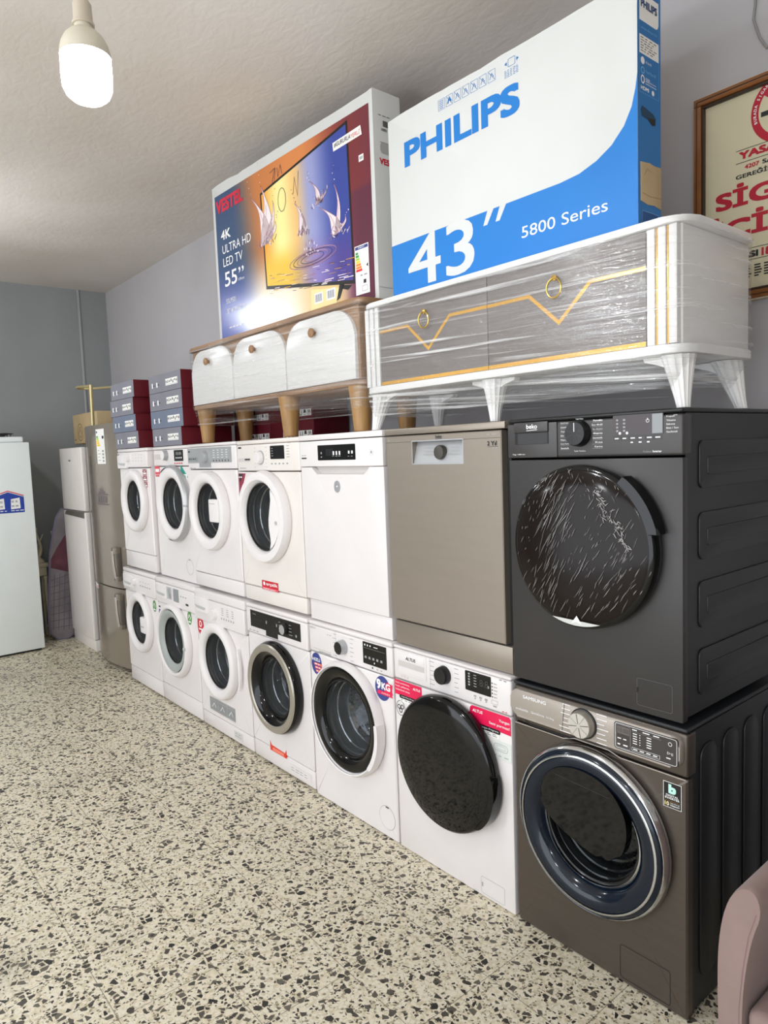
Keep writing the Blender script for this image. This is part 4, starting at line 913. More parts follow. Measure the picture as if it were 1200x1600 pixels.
q = MB(); q.prism(pts, -0.060, -0.015, BLACKG, 0.0015, 1); T.part('door_handle', q, d)
pts = [(T.cx + (R - 0.012) * math.cos(math.radians(a)) , T.cz + (R - 0.012) * math.sin(math.radians(a))) for a in range(248, 293, 3)]
q = MB(); q.flat(pts, -0.0615, mat('pale_label', '#c9cbc8', 0.5)); c = T.cz - R + 0.018; q.flat([(T.cx - 0.018, c), (T.cx, c + 0.006), (T.cx + 0.018, c), (T.cx + 0.001, c + 0.024)], -0.062, WHITEINK); T.part('sticker', q, d, 'pale half round label with a white arrow')
q = MB(); q.box(0.004, 0.196, -0.004, 0.03, 0.729, 0.836, ANTHP, 0.003); q.box(0.034, 0.166, -0.010, 0.0, 0.808, 0.840, ANTHP, 0.003)
q.rect(0.034, 0.166, 0.771, 0.808, -0.0046, SHADOWGAP); q.rect(0.046, 0.162, 0.772, 0.806, -0.0049, mat('recess_grey', '#2e2f30', 0.5)); q.text('beko', 0.086, 0.819, 0.014, -0.0108, WHITEINK, w=0.042, bold=0.015); q.line([(0.086, 0.8135), (0.128, 0.8155)], 0.0016, -0.0108, WHITEINK)
q.text('9 kg / 1400 rpm', 0.024, 0.737, 0.005, -0.0048, WHITEINK, w=0.05); T.part('detergent_drawer', q)
kn = knob(T, 0.275, 0.797, 0.037, BLACKP, T.cp, 0.028, pointer=WHITEINK)
q = MB()
for k in range(8):
    a = k * PI / 4 + PI / 8; q.line([(0.275 + 0.006 * math.cos(a), 0.797 + 0.006 * math.sin(a)), (0.275 + 0.032 * math.cos(a), 0.797 + 0.032 * math.sin(a))], 0.001, T.yp - 0.0292, ANTHP)
merge(T, kn, q)
def f(q, y):
    LL = ('Eşofman', 'Gömlek', 'Yünlü', 'Elde Yıkama', 'Narin', 'Koyu Renkler', 'Sentetik'); RL = ('Pamuklu', 'Eco 40-60', 'İç Giyim', 'Ekspres', 'Sentetik', 'Kısa', 'Karma')
    for i in range(7):
        z = 0.828 - i * 0.0125
        q.text(LL[i], 0.208, z, 0.0048, y, WHITEINK, w=0.018 + 0.0014 * len(LL[i])); q.line([(0.206, z - 0.002), (0.238, z - 0.002)], 0.0006, y, GREYINK)
        q.text(RL[i], 0.352, z + 0.002, 0.0052, y, WHITEINK, w=0.015 + 0.0022 * len(RL[i]), al='r', bold=0.02 if i in (0, 3) else 0); q.line([(0.318, z - 0.001), (0.352, z - 0.001)], 0.0006, y, GREYINK)
    q.text('Yatak Takımı', 0.275, 0.838, 0.004, y, WHITEINK, w=0.026, al='c'); q.text('Tambur Temizleme', 0.275, 0.744, 0.004, y, WHITEINK, w=0.04, al='c')
    for i, t in enumerate(('Kapak', 'Yıkama', 'Sıkma', 'Bitti / Son', 'Gecikmeli')): q.text(t, 0.545, 0.828 - i * 0.010, 0.005, y, WHITEINK, w=0.016 + 0.0016 * len(t))
    q.text('ProSmart', 0.478, 0.737, 0.0055, y, GREYINK, w=0.026); q.text('Inverter', 0.506, 0.737, 0.0055, y, WHITEINK, w=0.026, bold=0.02); q.dashes(0.565, 0.585, 0.832, 0.003, y, GREYINK, 1)
    for i in range(6): q.line(rrect(0.388 + i * 0.0245, 0.410 + i * 0.0245, 0.772, 0.783, 0.001, 2), 0.0006, y, BLACKP, True); q.dashes(0.391 + i * 0.0245, 0.408 + i * 0.0245, 0.776, 0.003, y, WHITEINK, 1)
    for i in range(3): q.dashes(0.440 + i * 0.0245, 0.452 + i * 0.0245, 0.764, 0.0035, y, WHITEINK, 1)
legend(T, f, T.cp)
def f(q, y):
    for i in range(4): q.rect(0.397, 0.403, 0.796 + i * 0.010, 0.801 + i * 0.010, y, GREYINK); q.rect(0.418, 0.425, 0.796 + i * 0.010, 0.801 + i * 0.010, y, GREYINK)
    q.line(disc(0.492, 0.823, 0.0045, n=16), 0.001, y, WHITEINK, True); q.rect(0.4913, 0.4927, 0.824, 0.830, y - .0002, WHITEINK); q.flat(disc(0.408, 0.792, 0.004, n=10), y, WHITEINK); q.flat(disc(0.430, 0.792, 0.004, n=10), y, WHITEINK); q.rect(0.505, 0.535, 0.788, 0.840, y, mat('grey_label_cell', '#8e9294'))
display(T, 0.386, 0.537, 0.786, 0.842, T.cp, mat('display_brown', '#33272a', 0.15), 0.003, f)
q = MB(); q.line(rrect(0.455, 0.560, 0.024, 0.102, 0.006, 3), 0.0014, -0.0008, mat('anthracite_light', '#565454', 0.5), True); q.rect(0.454, 0.460, 0.060, 0.075, -0.001, SHADOWGAP); T.part('filter_cover', q, T.fp)
q = MB()
for z0, z1 in ((0.635, 0.765), (0.44, 0.57), (0.25, 0.38), (0.06, 0.19)):
    q.M = side_frame(T.W - 0.003, 0, 0); q.prism(rrect(0.085, 0.56, z0, z1, 0.02, 4), -0.003, 0.001, ANTHS, 0.0026); q.prism(rrect(0.125, 0.56, z0 + 0.036, z1 - 0.045, 0.006, 3), -0.006, -0.002, ANTHS, 0.0026)
T.part('side_ribs', q)

# ================================================================== fridges at the far end
def curved_front(q, x0, x1, z0, z1, ye, bulge, yb, mt, n=14, b=0.006):
    pts = []
    for i in range(n + 1):
        t = i / n; x = x0 + (x1 - x0) * t; pts.append((x, ye - bulge * (1 - (2 * t - 1) ** 2) ))
    pts += [(x1, yb), (x0, yb)]
    return q.prism(pts, z0, z1, mt, b, axis='z')
FX0, FX1 = -5.15, -4.345
T = Thing('refrigerator', 'tall steel fridge freezer with curved doors, left of the washing machines', 'fridge', (FX0, 0.0, 0.0), (FX1 - FX0, 0.64))
Wd = FX1 - FX0; GREYF = mat('fridge_grey_side', '#6d6a65', 0.45, 0.3)
q = MB(); q.box(0.008, Wd - 0.008, 0.09, 0.64, 0.02, 1.895, GREYF, 0.006); T.part('cabinet', q)
q = MB(); curved_front(q, 0.0, Wd, 0.655, 1.90, 0.060, 0.055, 0.085, INOXF); up = T.part('door', q)
q = MB(); curved_front(q, 0.0, Wd, 0.035, 0.645, 0.060, 0.055, 0.085, INOXF); lo = T.part('door', q)
def ysurf(x): t = x / Wd; return 0.060 - 0.055 * (1 - (2 * t - 1) ** 2)
for (z0, z1, par) in ((0.715, 0.97, up), (0.345, 0.615, lo)):
    q = MB(); x = Wd - 0.15; y = ysurf(x)
    q.box(x - 0.02, x + 0.075, y - 0.030, y + 0.012, z1 - 0.05, z1, INOXF, 0.008); q.box(x + 0.0, x + 0.075, y - 0.030, y + 0.012, z0, z0 + 0.04, INOXF, 0.008)
    q.tube([(x + 0.005, y - 0.028, z1 - 0.03), (x + 0.035, y - 0.036, (z0 + z1) / 2), (x + 0.045, y - 0.028, z0 + 0.02)], 0.012, INOXPANEL, 8)
    q.box(x + 0.058, x + 0.074, y - 0.022, y + 0.012, z0 + 0.01, z1 - 0.01, mat('handle_grey', '#77716a', 0.4, 0.5), 0.004)
    T.part('handle', q, par)
def on_curve(fn, x0, x1, z0, z1):
    """a sticker laid on the curved door"""
    q = MB(); fn(q, 0.0); v = []
    for p in q.v: v.append((p[0], ysurf(p[0]) - 0.0012 + p[1], p[2]))
    q.v = v; return q
q = MB(); xs = (0.475, 0.515, 0.555, 0.595)
def strip(q, x0, x1, z0, z1, d, mt, n=4):
    for i in range(n):
        a, b_ = x0 + (x1 - x0) * i / n, x0 + (x1 - x0) * (i + 1) / n
        q.add([(a, ysurf(a) - d, z0), (b_, ysurf(b_) - d, z0), (b_, ysurf(b_) - d, z1), (a, ysurf(a) - d, z1)], [(0, 1, 2, 3)], mt)
strip(q, 0.45, 0.60, 1.60, 1.865, 0.0012, PAPER)
for i, c in enumerate((GREENC, LIME, YELL, YELL, YELL)): strip(q, 0.458, 0.49 + i * 0.008, 1.80 - i * 0.016, 1.813 - i * 0.016, 0.0016, c, 2)
strip(q, 0.56, 0.59, 1.79, 1.812, 0.0016, DARKINK, 2); strip(q, 0.455, 0.48, 1.835, 1.85, 0.0016, BLUEST, 2)
for i in range(4): strip(q, 0.47, 0.50 + 0.02 * (i % 2), 1.70 - i * 0.025, 1.705 - i * 0.025, 0.0016, GREYINK, 2); strip(q, 0.55, 0.58, 1.69 - i * 0.025, 1.705 - i * 0.025, 0.0016, GREYINK, 2)
T.part('energy_label', q, up, 'white energy label')
q = MB(); HM = mat('faded_print', '#6c6466', 0.5)
strip(q, 0.375, 0.60, 1.285, 1.295, 0.0012, HM)
for i in range(4): strip(q, 0.39 + i * 0.05, 0.425 + i * 0.05, 1.30, 1.355, 0.0012, HM, 2)
strip(q, 0.385, 0.59, 1.36, 1.372, 0.0012, HM); strip(q, 0.42, 0.55, 1.375, 1.39, 0.0012, HM); strip(q, 0.455, 0.515, 1.393, 1.405, 0.0012, HM)
T.part('sticker', q, up, 'faded house shaped sticker')
q = MB(); strip(q, 0.05, 0.21, 0.595, 0.632, 0.0012, PAPER); strip(q, 0.065, 0.10, 0.602, 0.625, 0.0016, GREYINK, 2); strip(q, 0.12, 0.20, 0.604, 0.612, 0.0016, REDC, 2); T.part('sticker', q, lo, 'white label under the split')
q = MB(); strip(q, 0.245, 0.262, 1.44, 1.66, 0.0012, HM, 1); strip(q, 0.25, 0.257, 1.52, 1.65, 0.0015, DARKINK, 1); T.part('sticker', q, up, 'narrow upright dark marking')
q = MB(); q.box(0.03, Wd - 0.03, 0.10, 0.6, 0.0, 0.024, SHADOWGAP); T.part('plinth', q)

FX0, FX1 = -5.87, -5.245
T = Thing('refrigerator', 'cream white two door fridge standing beside the tall steel fridge', 'fridge', (FX0, 0.045, 0.0), (FX1 - FX0, 0.60)); Wd = FX1 - FX0
q = MB(); q.box(0.004, Wd - 0.004, 0.05, 0.60, 0.02, 1.735, WARMW, 0.006); T.part('cabinet', q)
q = MB(); q.box(0, Wd, 0.0, 0.046, 1.205, 1.745, WARMW, 0.010, 3); q.text('BEKO', 0.27, 1.628, 0.016, -0.0008, DARKINK, w=0.06, bold=0.02); up = T.part('door', q)
q = MB(); q.box(0, Wd, 0.0, 0.046, 0.10, 1.195, WARMW, 0.010, 3); lo = T.part('door', q)
q = MB(); q.prism([(0.05, 1.16), (0.60, 1.145), (0.60, 1.195), (0.10, 1.195)], -0.006, 0.01, mat('handle_grey', '#77716a'), 0.003); T.part('handle', q, lo, 'dark grey grip along the top edge')
q = MB(); q.box(0.005, Wd - 0.005, 0.012, 0.5, 0.0, 0.095, WARMW, 0.004); T.part('plinth', q)

# the white fridge on the left turns its door to the room (towards +X)
T = Thing('refrigerator', 'plain white fridge at the left edge with a blue sticker on its door', 'fridge', (-6.27, -0.855, 0.0), (0.603, 0.61))
Wl, Dl = 0.603, 0.61; COOLW = mat('cool_white_enamel', '#e6ecec', 0.3, var=0.015)
q = MB(); q.box(0.0, Wl - 0.05, 0.004, Dl - 0.004, 0.02, 1.80, COOLW, 0.006); T.part('cabinet', q)
q = MB(); q.box(Wl - 0.046, Wl, 0.0, Dl, 0.02, 1.806, COOLW, 0.008); dr = T.part('door', q)
q = MB(side_frame(Wl, 0.0, 0.0)); BLUEM = mat('royal_blue_print', '#1d3f9e', 0.5)
q.flat([(0.28, 1.215), (0.535, 1.215), (0.535, 1.345), (0.415, 1.390), (0.28, 1.345)], -0.001, BLUEM); q.line([(0.28, 1.355), (0.415, 1.400), (0.535, 1.355)], 0.008, -0.0012, RED)
for a, b_ in ((0.315, 0.385), (0.43, 0.505)): q.flat([(a, 1.245), (b_, 1.25), (b_ - 0.003, 1.34), (a + 0.004, 1.33)], -0.0014, PAPER); q.dashes(a + 0.006, b_ - 0.006, 1.30, 0.02, -0.0018, GREYP, 2); q.dashes(a + 0.006, b_ - 0.006, 1.265, 0.014, -0.0018, SILVER, 2); q.dashes(a, b_ + 0.03, 1.23, 0.006, -0.0014, WHITEINK, 3)
T.part('sticker', q, dr, 'blue house shaped sticker')
q = MB(); q.box(0.02, Wl - 0.04, 0.02, Dl - 0.02, 0.0, 0.022, SHADOWGAP); T.part('plinth', q)
T = Thing('gas_hob', 'small white gas hob with black grates on top of the left white fridge', 'gas hob', (-6.20, -0.84, 1.8065), (0.50, 0.56))
q = MB(); q.box(0, 0.50, 0, 0.56, 0, 0.048, COOLW, 0.012, 3); T.part('body', q)
for cx in (0.14, 0.36):
    for cy in (0.16, 0.41):
        q = MB(); q.lathe([(0.0, 0.048), (0.045, 0.048), (0.04, 0.062), (0.02, 0.066), (0, 0.066)], cx, cy, BLACKP, 20, 'z'); T.part('burner', q)
        q = MB()
        for k in range(4):
            a = k * PI / 2 + 0.4; q.tube([(cx + 0.10 * math.cos(a), cy + 0.10 * math.sin(a), 0.047), (cx + 0.10 * math.cos(a), cy + 0.10 * math.sin(a), 0.078), (cx + 0.02 * math.cos(a), cy + 0.02 * math.sin(a), 0.080)], 0.004, BLACKP, 6)
        q.tube([(cx + 0.10 * math.cos(i * PI / 12), cy + 0.10 * math.sin(i * PI / 12), 0.076) for i in range(24)], 0.004, BLACKP, 6, True)
        T.part('grate', q)

# things in the far corner
T = Thing('cardboard_carton', 'beige carton with a round emblem standing on the cream white fridge', 'carton', (-5.93, 0.20, 1.7855), (0.68, 0.36))
q = MB(); q.box(0, 0.68, 0, 0.36, 0, 0.262, CARDB, 0.006); q.line(disc(0.20, 0.10, 0.075, 0.075, 30), 0.008, -0.001, mat('brown_print', '#7a5b35', 0.7), True); q.line(disc(0.20, 0.10, 0.045, 0.045, 24), 0.006, -0.001, mat('brown_print', '#7a5b35'), True); q.line([(0.16, 0.085), (0.20, 0.13), (0.24, 0.085)], 0.008, -0.0012, mat('brown_print', '#7a5b35')); q.dashes(0.03, 0.09, 0.03, 0.012, -0.001, mat('brown_print', '#7a5b35'), 3)
T.part('box', q)
q = MB(); q.box(-0.035, -0.004, 0.02, 0.30, 0.0, 0.225, CARDB, 0.004); T.part('flap', q)
RAILB = mat('pale_brass', '#c4b487', 0.35, 0.55)
T = Thing('gold_rail', 'bent gold metal rail standing on top of the tall steel fridge', 'rail', (-5.16, 0.10, 1.901), (0.1, 0.1))
q = MB(); q.tube([(0.04, 0.02, 0.0), (0.06, 0.02, 0.345)], 0.016, RAILB, 10); T.part('upright', q)
q = MB(); q.tube([(0.06, 0.015, 0.335), (-0.06, -0.05, 0.335), (-0.13, -0.04, 0.335), (-0.17, -0.005, 0.335), (-0.18, 0.04, 0.335), (-0.14, 0.10, 0.335), (0.02, 0.205, 0.335), (0.26, 0.34, 0.335)], 0.010, RAILB, 8); T.part('loop', q)

# ironing board leaning in the corner
QU = mat('quilt_grey_lilac', '#8b8389', 0.85, var=0.22, vscale=7, stretch=(1, 1, 0.7)); PUR = mat('plum_print', '#6b3f4c', 0.85, var=0.3, vscale=8); LIL = mat('lilac_edge', '#7b7590', 0.7)
T = Thing('ironing_board', 'ironing board with a patterned plum cover leaning in the far corner', 'ironing board', (-5.97, -0.06, 0.0))
Mt = Matrix.Translation((0.05, 0.035, 0.0)) @ Matrix.Rotation(math.radians(-6), 4, 'X') @ Matrix.Rotation(math.radians(-5), 4, 'Y') @ Matrix.Rotation(PI / 2, 4, 'Z')
prof = [(-0.17, 0.16), (-0.14, 0.06), (-0.06, 0.01), (0.06, 0.01), (0.12, 0.04), (0.17, 0.35), (0.17, 0.80), (0.10, 1.12), (0.04, 1.20), (-0.04, 1.20), (-0.10, 1.12), (-0.17, 0.80)]
prof = [(p[0] * 0.72, p[1]) for p in prof]
q = MB(Mt); q.prism(prof, 0.0, 0.03, QU, 0.006)
q.flat([(-0.118, 0.66), (-0.118, 0.74), (-0.07, 0.84), (0.0, 0.96), (0.07, 1.03), (0.118, 0.80), (0.118, 0.66), (0.03, 0.62)], -0.001, PUR)
for i in range(8):
    q.line([(-0.105 - (0.01 if i else 0), 0.11 + i * 0.062), (0.100 + (0.01 if i else 0), 0.13 + i * 0.070)], 0.006, -0.0012, mat('quilt_line', '#6d666d', 0.9)); 
for i in range(5): q.line([(-0.09 + i * 0.045, 0.09), (-0.085 + i * 0.045, 0.60)], 0.006, -0.0013, mat('quilt_line', '#6d666d'))
T.part('board', q)
q = MB(Mt); q.tube([(p[0], 0.015, p[1]) for p in prof], 0.013, LIL, 6, True); T.part('edge_binding', q)
q = MB(Mt); q.tube([(-0.12, 0.06, 0.12), (0.10, 0.06, 1.0)], 0.010, GREYP, 8); T.part('leg', q)
q = MB(Mt); q.tube([(0.12, 0.06, 0.14), (-0.10, 0.06, 1.0)], 0.010, GREYP, 8); T.part('leg', q)

# little white carved table with an ornament, behind the fridge
T = Thing('side_table', 'small white carved table in the corner behind the left white fridge', 'table', (-6.285, -0.195, 0.0), (0.17, 0.14))
q = MB(); q.box(0, 0.17, 0, 0.14, 0.66, 0.70, CREAM, 0.01); T.part('tabletop', q)
q = MB(); q.box(0.012, 0.158, 0.015, 0.125, 0.58, 0.66, CREAM, 0.008)
for i in range(4): q.lathe([(0.016, 0.02), (0.010, 0.012), (0.0, 0.012)], 0.035 + i * 0.033, 0.62, CREAM, 12)
T.part('apron', q)
for lx in (0.028, 0.142):
    for ly in (0.028, 0.112):
        q = MB(); q.lathe([(0.0, 0), (0.012, 0), (0.016, 0.04), (0.010, 0.10), (0.014, 0.3), (0.019, 0.45), (0.014, 0.52), (0.02, 0.58)], lx, ly, CREAM, 12, 'z'); T.part('leg', q)
T = Thing('ornament', 'curly cream ornament standing on the small white carved table', 'ornament', (-6.20, -0.120, 0.7005))
q = MB(); q.lathe([(0, 0), (0.055, 0), (0.05, 0.02), (0.025, 0.04), (0.02, 0.07), (0.0, 0.08)], 0, 0, CREAM, 20, 'z'); T.part('base', q)
q = MB()
for k, (a, h) in enumerate(((0.2, 0.27), (2.2, 0.20), (4.1, 0.17))):
    pts = [(0.05 * math.cos(a) * math.sin(t * 1.6) + 0.02 * math.cos(a + 5 * t), 0.05 * math.sin(a) * math.sin(t * 1.6) + 0.02 * math.sin(a + 5 * t), 0.06 + h * t) for t in [i / 14 for i in range(15)]]
    q.tube(pts, [0.016 - 0.011 * i / 14 for i in range(15)], CREAM, 8)
T.part('scrolls', q)

# ================================================================== stacked maroon cartons
GBOX = mat('slate_carton_print', '#7c7c86', 0.6, var=0.05); GBOX2 = mat('blue_slate_carton_print', '#6c7689', 0.6, var=0.05)
def small_carton(x, y, z, Wd, D, H, gm, label, group, front_plain=False):
    T = Thing('carton', label, 'carton', (x, y, z), (Wd, D), group=group)
    q = MB(); q.box(0, Wd, 0, D, 0, H, MAROON, 0.002)
    if not front_plain:
        q.rect(0.001, Wd - 0.001, 0.001, H - 0.001, -0.0007, gm)
        for k in (0.10, 0.25): q.rect(Wd * k, Wd * k + 0.018, H * 0.30, H * 0.58, -0.0011, WHITEINK); q.rect(Wd * k + 0.024, Wd * k + 0.045, H * 0.40, H * 0.46, -0.0011, DARKINK)
        a, b_ = Wd * 0.54, Wd * 0.90
    else: a, b_ = Wd * 0.30, Wd * 0.96
    z0, z1 = (H * 0.30, H * 0.66) if not front_plain else (H * 0.10, H * 0.42)
    q.rect(a, b_, z0, z1, -0.0011, PAPER); n = 7; s_ = (b_ - a) / n
    for i in range(n):
        c = a + s_ * (i + 0.5); r_ = s_ * 0.30; zc = z0 + (z1 - z0) * (0.62 if i % 2 else 0.52)
        if i % 3 == 0: q.line([(c - r_, zc - r_), (c - r_ * .6, zc + r_), (c, zc - r_ * .3), (c + r_ * .6, zc + r_), (c + r_, zc - r_)], 0.004, -0.0015, DARKINK)
        elif i % 3 == 1: q.line([(c - r_, zc + r_), (c - r_ * .7, zc - r_), (c + r_ * .7, zc - r_), (c + r_, zc + r_)], 0.005, -0.0015, DARKINK)
        else: q.flat([(c - r_, zc - r_ * .5), (c + r_, zc - r_ * .5), (c + r_ * .6, zc + r_), (c - r_ * .6, zc + r_)], -0.0015, DARKINK)
        q.rect(c - r_ * .8, c + r_ * .8, z0 + (z1 - z0) * 0.10, z0 + (z1 - z0) * 0.20, -0.0015, GREYINK)
    T.part('box', q)
ZT = UZ + 0.8505
ha = 0.1135
posn = ('bottom', 'second from the bottom', 'second from the top', 'top')
for i, (dx, gm) in enumerate(((0.03, GBOX), (0.0, GBOX2), (-0.03, GBOX), (0.0, GBOX))):
    small_carton(-4.285 + dx, 0.0, ZT + i * (ha + 0.0008), 0.445, 0.30, ha, gm, 'slate fronted maroon carton, %s of the stack nearest the steel fridge' % posn[i], 'cartons stacked nearest the fridge')
for i, (dx, gm) in enumerate(((0.012, GBOX), (0.0, GBOX2), (0.0, GBOX), (0.0, GBOX))):
    small_carton(-3.70 + dx, 0.05, ZT + i * (ha + 0.0008), (0.505 if i else 0.455), 0.34, ha, gm, 'slate fronted maroon carton, %s of the stack beside the oak sideboard' % posn[i], 'cartons stacked beside the sideboard')
for i in range(2):
    for k, nm in enumerate(('under the left end', 'under the middle')):
        small_carton(-3.30 + k * 0.465, 0.445, ZT + i * 0.119, 0.46, 0.24, 0.118, MAROON, '%s maroon carton behind the legs, %s of the oak sideboard' % ('lower' if i == 0 else 'upper', nm), 'maroon cartons beneath the sideboard', True)

# ================================================================== wooden sideboard
T = Thing('sideboard', 'oak sideboard with three white arched doors wrapped in clear film', 'sideboard', (-3.11, 0.06, 1.7055), (1.68, 0.36))
Wd, D = 1.68, 0.36; ZB, ZTp = 0.195, 0.555
q = MB()
def slab(q, z0, z1, x0, x1, y0, y1, r, mt, b=0.005): q.prism(rrect(x0, x1, y0, y1, r, 6), z0, z1, mt, b, axis='z')
slab(q, ZTp - 0.022, ZTp, 0.0, Wd, 0.0, D, 0.05, WOOD); T.part('top', q)
q = MB(); slab(q, ZB, ZB + 0.022, 0.02, Wd - 0.005, 0.0, D, 0.05, WOOD); T.part('bottom_board', q)
q = MB(); q.box(0.035, Wd - 0.035, 0.018, D - 0.01, ZB + 0.022, ZTp - 0.022, WOOD, 0.01); T.part('carcass', q)
dz0, dz1 = ZB + 0.026, ZTp - 0.032
xs = ((0.045, 0.548), (0.556, 1.082), (1.090, 1.632))
for x0, x1 in xs:
    r = 0.13; pts = [(x0, dz0), (x1, dz0)]
    pts += [(x1 - r + r * math.cos(PI / 2 * i / 8), dz1 - r + r * math.sin(PI / 2 * i / 8)) for i in range(9)]
    pts += [(x0 + r - r * math.sin(PI / 2 * i / 8), dz1 - r + r * math.cos(PI / 2 * i / 8)) for i in range(9)]
    q = MB(); q.prism(pts, 0.002, 0.018, LACQ, 0.004); d = T.part('door', q)
    q = MB(); kx = (x0 + x1) / 2 - 0.02; q.lathe([(0.009, 0.002), (0.009, -0.010), (0.020, -0.014), (0.021, -0.022), (0.016, -0.026), (0, -0.027)], kx, dz1 - 0.07, WOOD, 20); T.part('knob', q, d)
for lx, ly in ((0.095, 0.06), (1.035, 0.045), (1.60, 0.05), (0.10, 0.31), (1.60, 0.31)):
    q = MB(); q.lathe([(0.0, 0.0), (0.032, 0.0), (0.036, 0.004), (0.044, 0.10), (0.055, ZB)], lx, ly, OAKV, 24, 'z'); T.part('leg', q)
def wrap(q, rings, mt):
    """film: a closed skin from ring to ring, each (z, x0, x1, y0, y1, r)"""
    q.loft([[(p[0], p[1], z) for p in dense(rrect(x0, x1, y0, y1, r, 5), 0.5)] for z, x0, x1, y0, y1, r in rings], mt, True)
q = MB(); e = 0.006
wrap(q, [(ZTp - 0.012, -e, Wd + e, -e, D + e, 0.05), (ZTp - 0.04, 0.008, Wd - 0.008, -e, D + e, 0.05), (0.36, 0.015, Wd - 0.012, -0.004, D + e, 0.05), (ZB + 0.01, 0.012, Wd + 0.004, -e, D + e, 0.05), (ZB - 0.002, 0.018, Wd + 0.002, -0.002, D + 0.002, 0.05), (0.15, 0.045, Wd - 0.025, 0.0, D - 0.005, 0.05), (0.10, 0.05, Wd - 0.035, 0.004, D - 0.015, 0.05)], WRAPW)
T.part('stretch_wrap', q, None, 'clear stretch film')

# ================================================================== grey and white TV console
T = Thing('tv_console', 'white TV console with grey fronts and gold zigzag trim, wrapped in clear film', 'TV console', (-1.362, 0.0, 1.7055), (1.355, 0.43))
ox, oz = 1.362, -1.7055
Wd, D = 1.355, 0.43; ZB, ZTp = 0.142, 0.492
q = MB(); slab(q, ZTp - 0.018, ZTp, 0.0, Wd, 0.0, D, 0.07, LACQ, 0.004); T.part('top', q)
q = MB(); slab(q, ZB, ZB + 0.024, 0.0, Wd, 0.0, D, 0.07, LACQ, 0.004); T.part('bottom_board', q)
q = MB(); q.box(0.02, Wd - 0.026, 0.03, D - 0.012, ZB + 0.024, ZTp - 0.018, LACQ, 0.004); T.part('carcass', q)
z0, z1 = ZB + 0.026, ZTp - 0.020
for a, b_, gold in ((0.020, 0.112, False), (1.236, 1.329, True)):
    q = MB(); n = 3; w3 = (b_ - a) / n
    for i in range(n): q.box(a + i * w3 + 0.002, a + (i + 1) * w3 - 0.006, 0.010, 0.032, z0, z1, LACQ, 0.003)
    p_ = T.part('fluted_post', q)
    if gold:
        for i in range(2):
            q = MB(); q.box(a + (i + 1) * w3 - 0.005, a + (i + 1) * w3 + 0.001, 0.014, 0.032, z0, z1, GOLD, 0.001); T.part('gold_strip', q, p_)
for (a, b_, rx) in ((0.113, 0.668, 0.378), (0.670, 1.235, 0.947)):
    q = MB(); q.box(a, b_, 0.012, 0.030, z0, z1, GREYDOOR, 0.002); d = T.part('door', q)
    zz = [(a, 0.374), (rx - 0.104, 0.374), (rx + 0.006, 0.277), (rx + 0.116, 0.376), (b_, 0.375)]
    q = MB(); q.line(zz, 0.011, 0.0112, GOLD); q.rect(a, b_, z0 + 0.001, z0 + 0.014, 0.0112, GOLD); T.part('gold_trim', q, d)
    q = MB(); q.lathe([(0.007, 0.012), (0.007, 0.0), (0.009, -0.004), (0, -0.008)], rx, 0.408, BRASS, 16)
    q.tube([(rx + 0.026 * math.sin(2 * PI * i / 32), -0.004 - 0.002 * math.cos(2 * PI * i / 32), 0.378 + 0.028 * math.cos(2 * PI * i / 32)) for i in range(32)], 0.0026, BRASS, 8, True); T.part('ring_handle', q, d)
def fluted_leg(q, cx, cy, dx, dy, h, mt, r0=0.017, r1=0.045, n=14):
    loops = []
    for k in range(7):
        t = k / 6; r = r0 + (r1 - r0) * t ** 1.15; z = h * t; lx, ly = cx + dx * (1 - t), cy + dy * (1 - t)
        loops.append([(lx + r * (1 - 0.10 * (i % 2)) * math.cos(2 * PI * i / (2 * n)), ly + r * (1 - 0.10 * (i % 2)) * math.sin(2 * PI * i / (2 * n)), z) for i in range(2 * n)])
    q.loft(loops, mt, False, True, True)
for lx, ly, dx, dy in ((0.065, 0.06, -0.045, -0.01), (0.655, 0.06, 0.0, -0.005), (1.30, 0.06, 0.02, -0.01), (0.075, 0.36, -0.03, 0.02), (1.29, 0.36, 0.035, 0.02)):
    q = MB(); fluted_leg(q, lx, ly, dx, dy, ZB - 0.002, LACQ)
    for sx in (-1, 1): # spandrel wings under the board
        if (lx + sx * 0.07) < 0.02 or (lx + sx * 0.07) > Wd - 0.02: continue
        q.prism([(lx, ZB - 0.002), (lx + sx * 0.095, ZB - 0.002), (lx + sx * 0.092, ZB - 0.014), (lx + sx * 0.05, ZB - 0.022), (lx + sx * 0.02, ZB - 0.036), (lx, ZB - 0.05)], ly - 0.014, ly + 0.014, LACQ, 0.002)
    T.part('leg', q)
q = MB(); e = 0.005
wrap(q, [(ZTp - 0.004, -e, Wd + e, -e, D + e, 0.07), (ZTp - 0.03, 0.003, Wd - 0.003, -e, D + e, 0.065), (0.33, 0.006, Wd - 0.010, -0.002, D + e, 0.05), (ZB + 0.02, -e, Wd + e, -e, D + e, 0.07), (ZB + 0.001, 0.0, Wd, -e, D, 0.07)], WRAP)
wrap(q, [(ZB + 0.001, 0.0, Wd, -e, D, 0.07), (0.105, 0.012, Wd - 0.02, -0.004, D - 0.02, 0.06), (0.072, 0.02, Wd - 0.03, 0.0, D - 0.035, 0.06), (0.052, 0.03, Wd - 0.05, 0.006, D - 0.05, 0.06)], WRAPL)
T.part('stretch_wrap', q, None, 'clear stretch film with pulled folds')

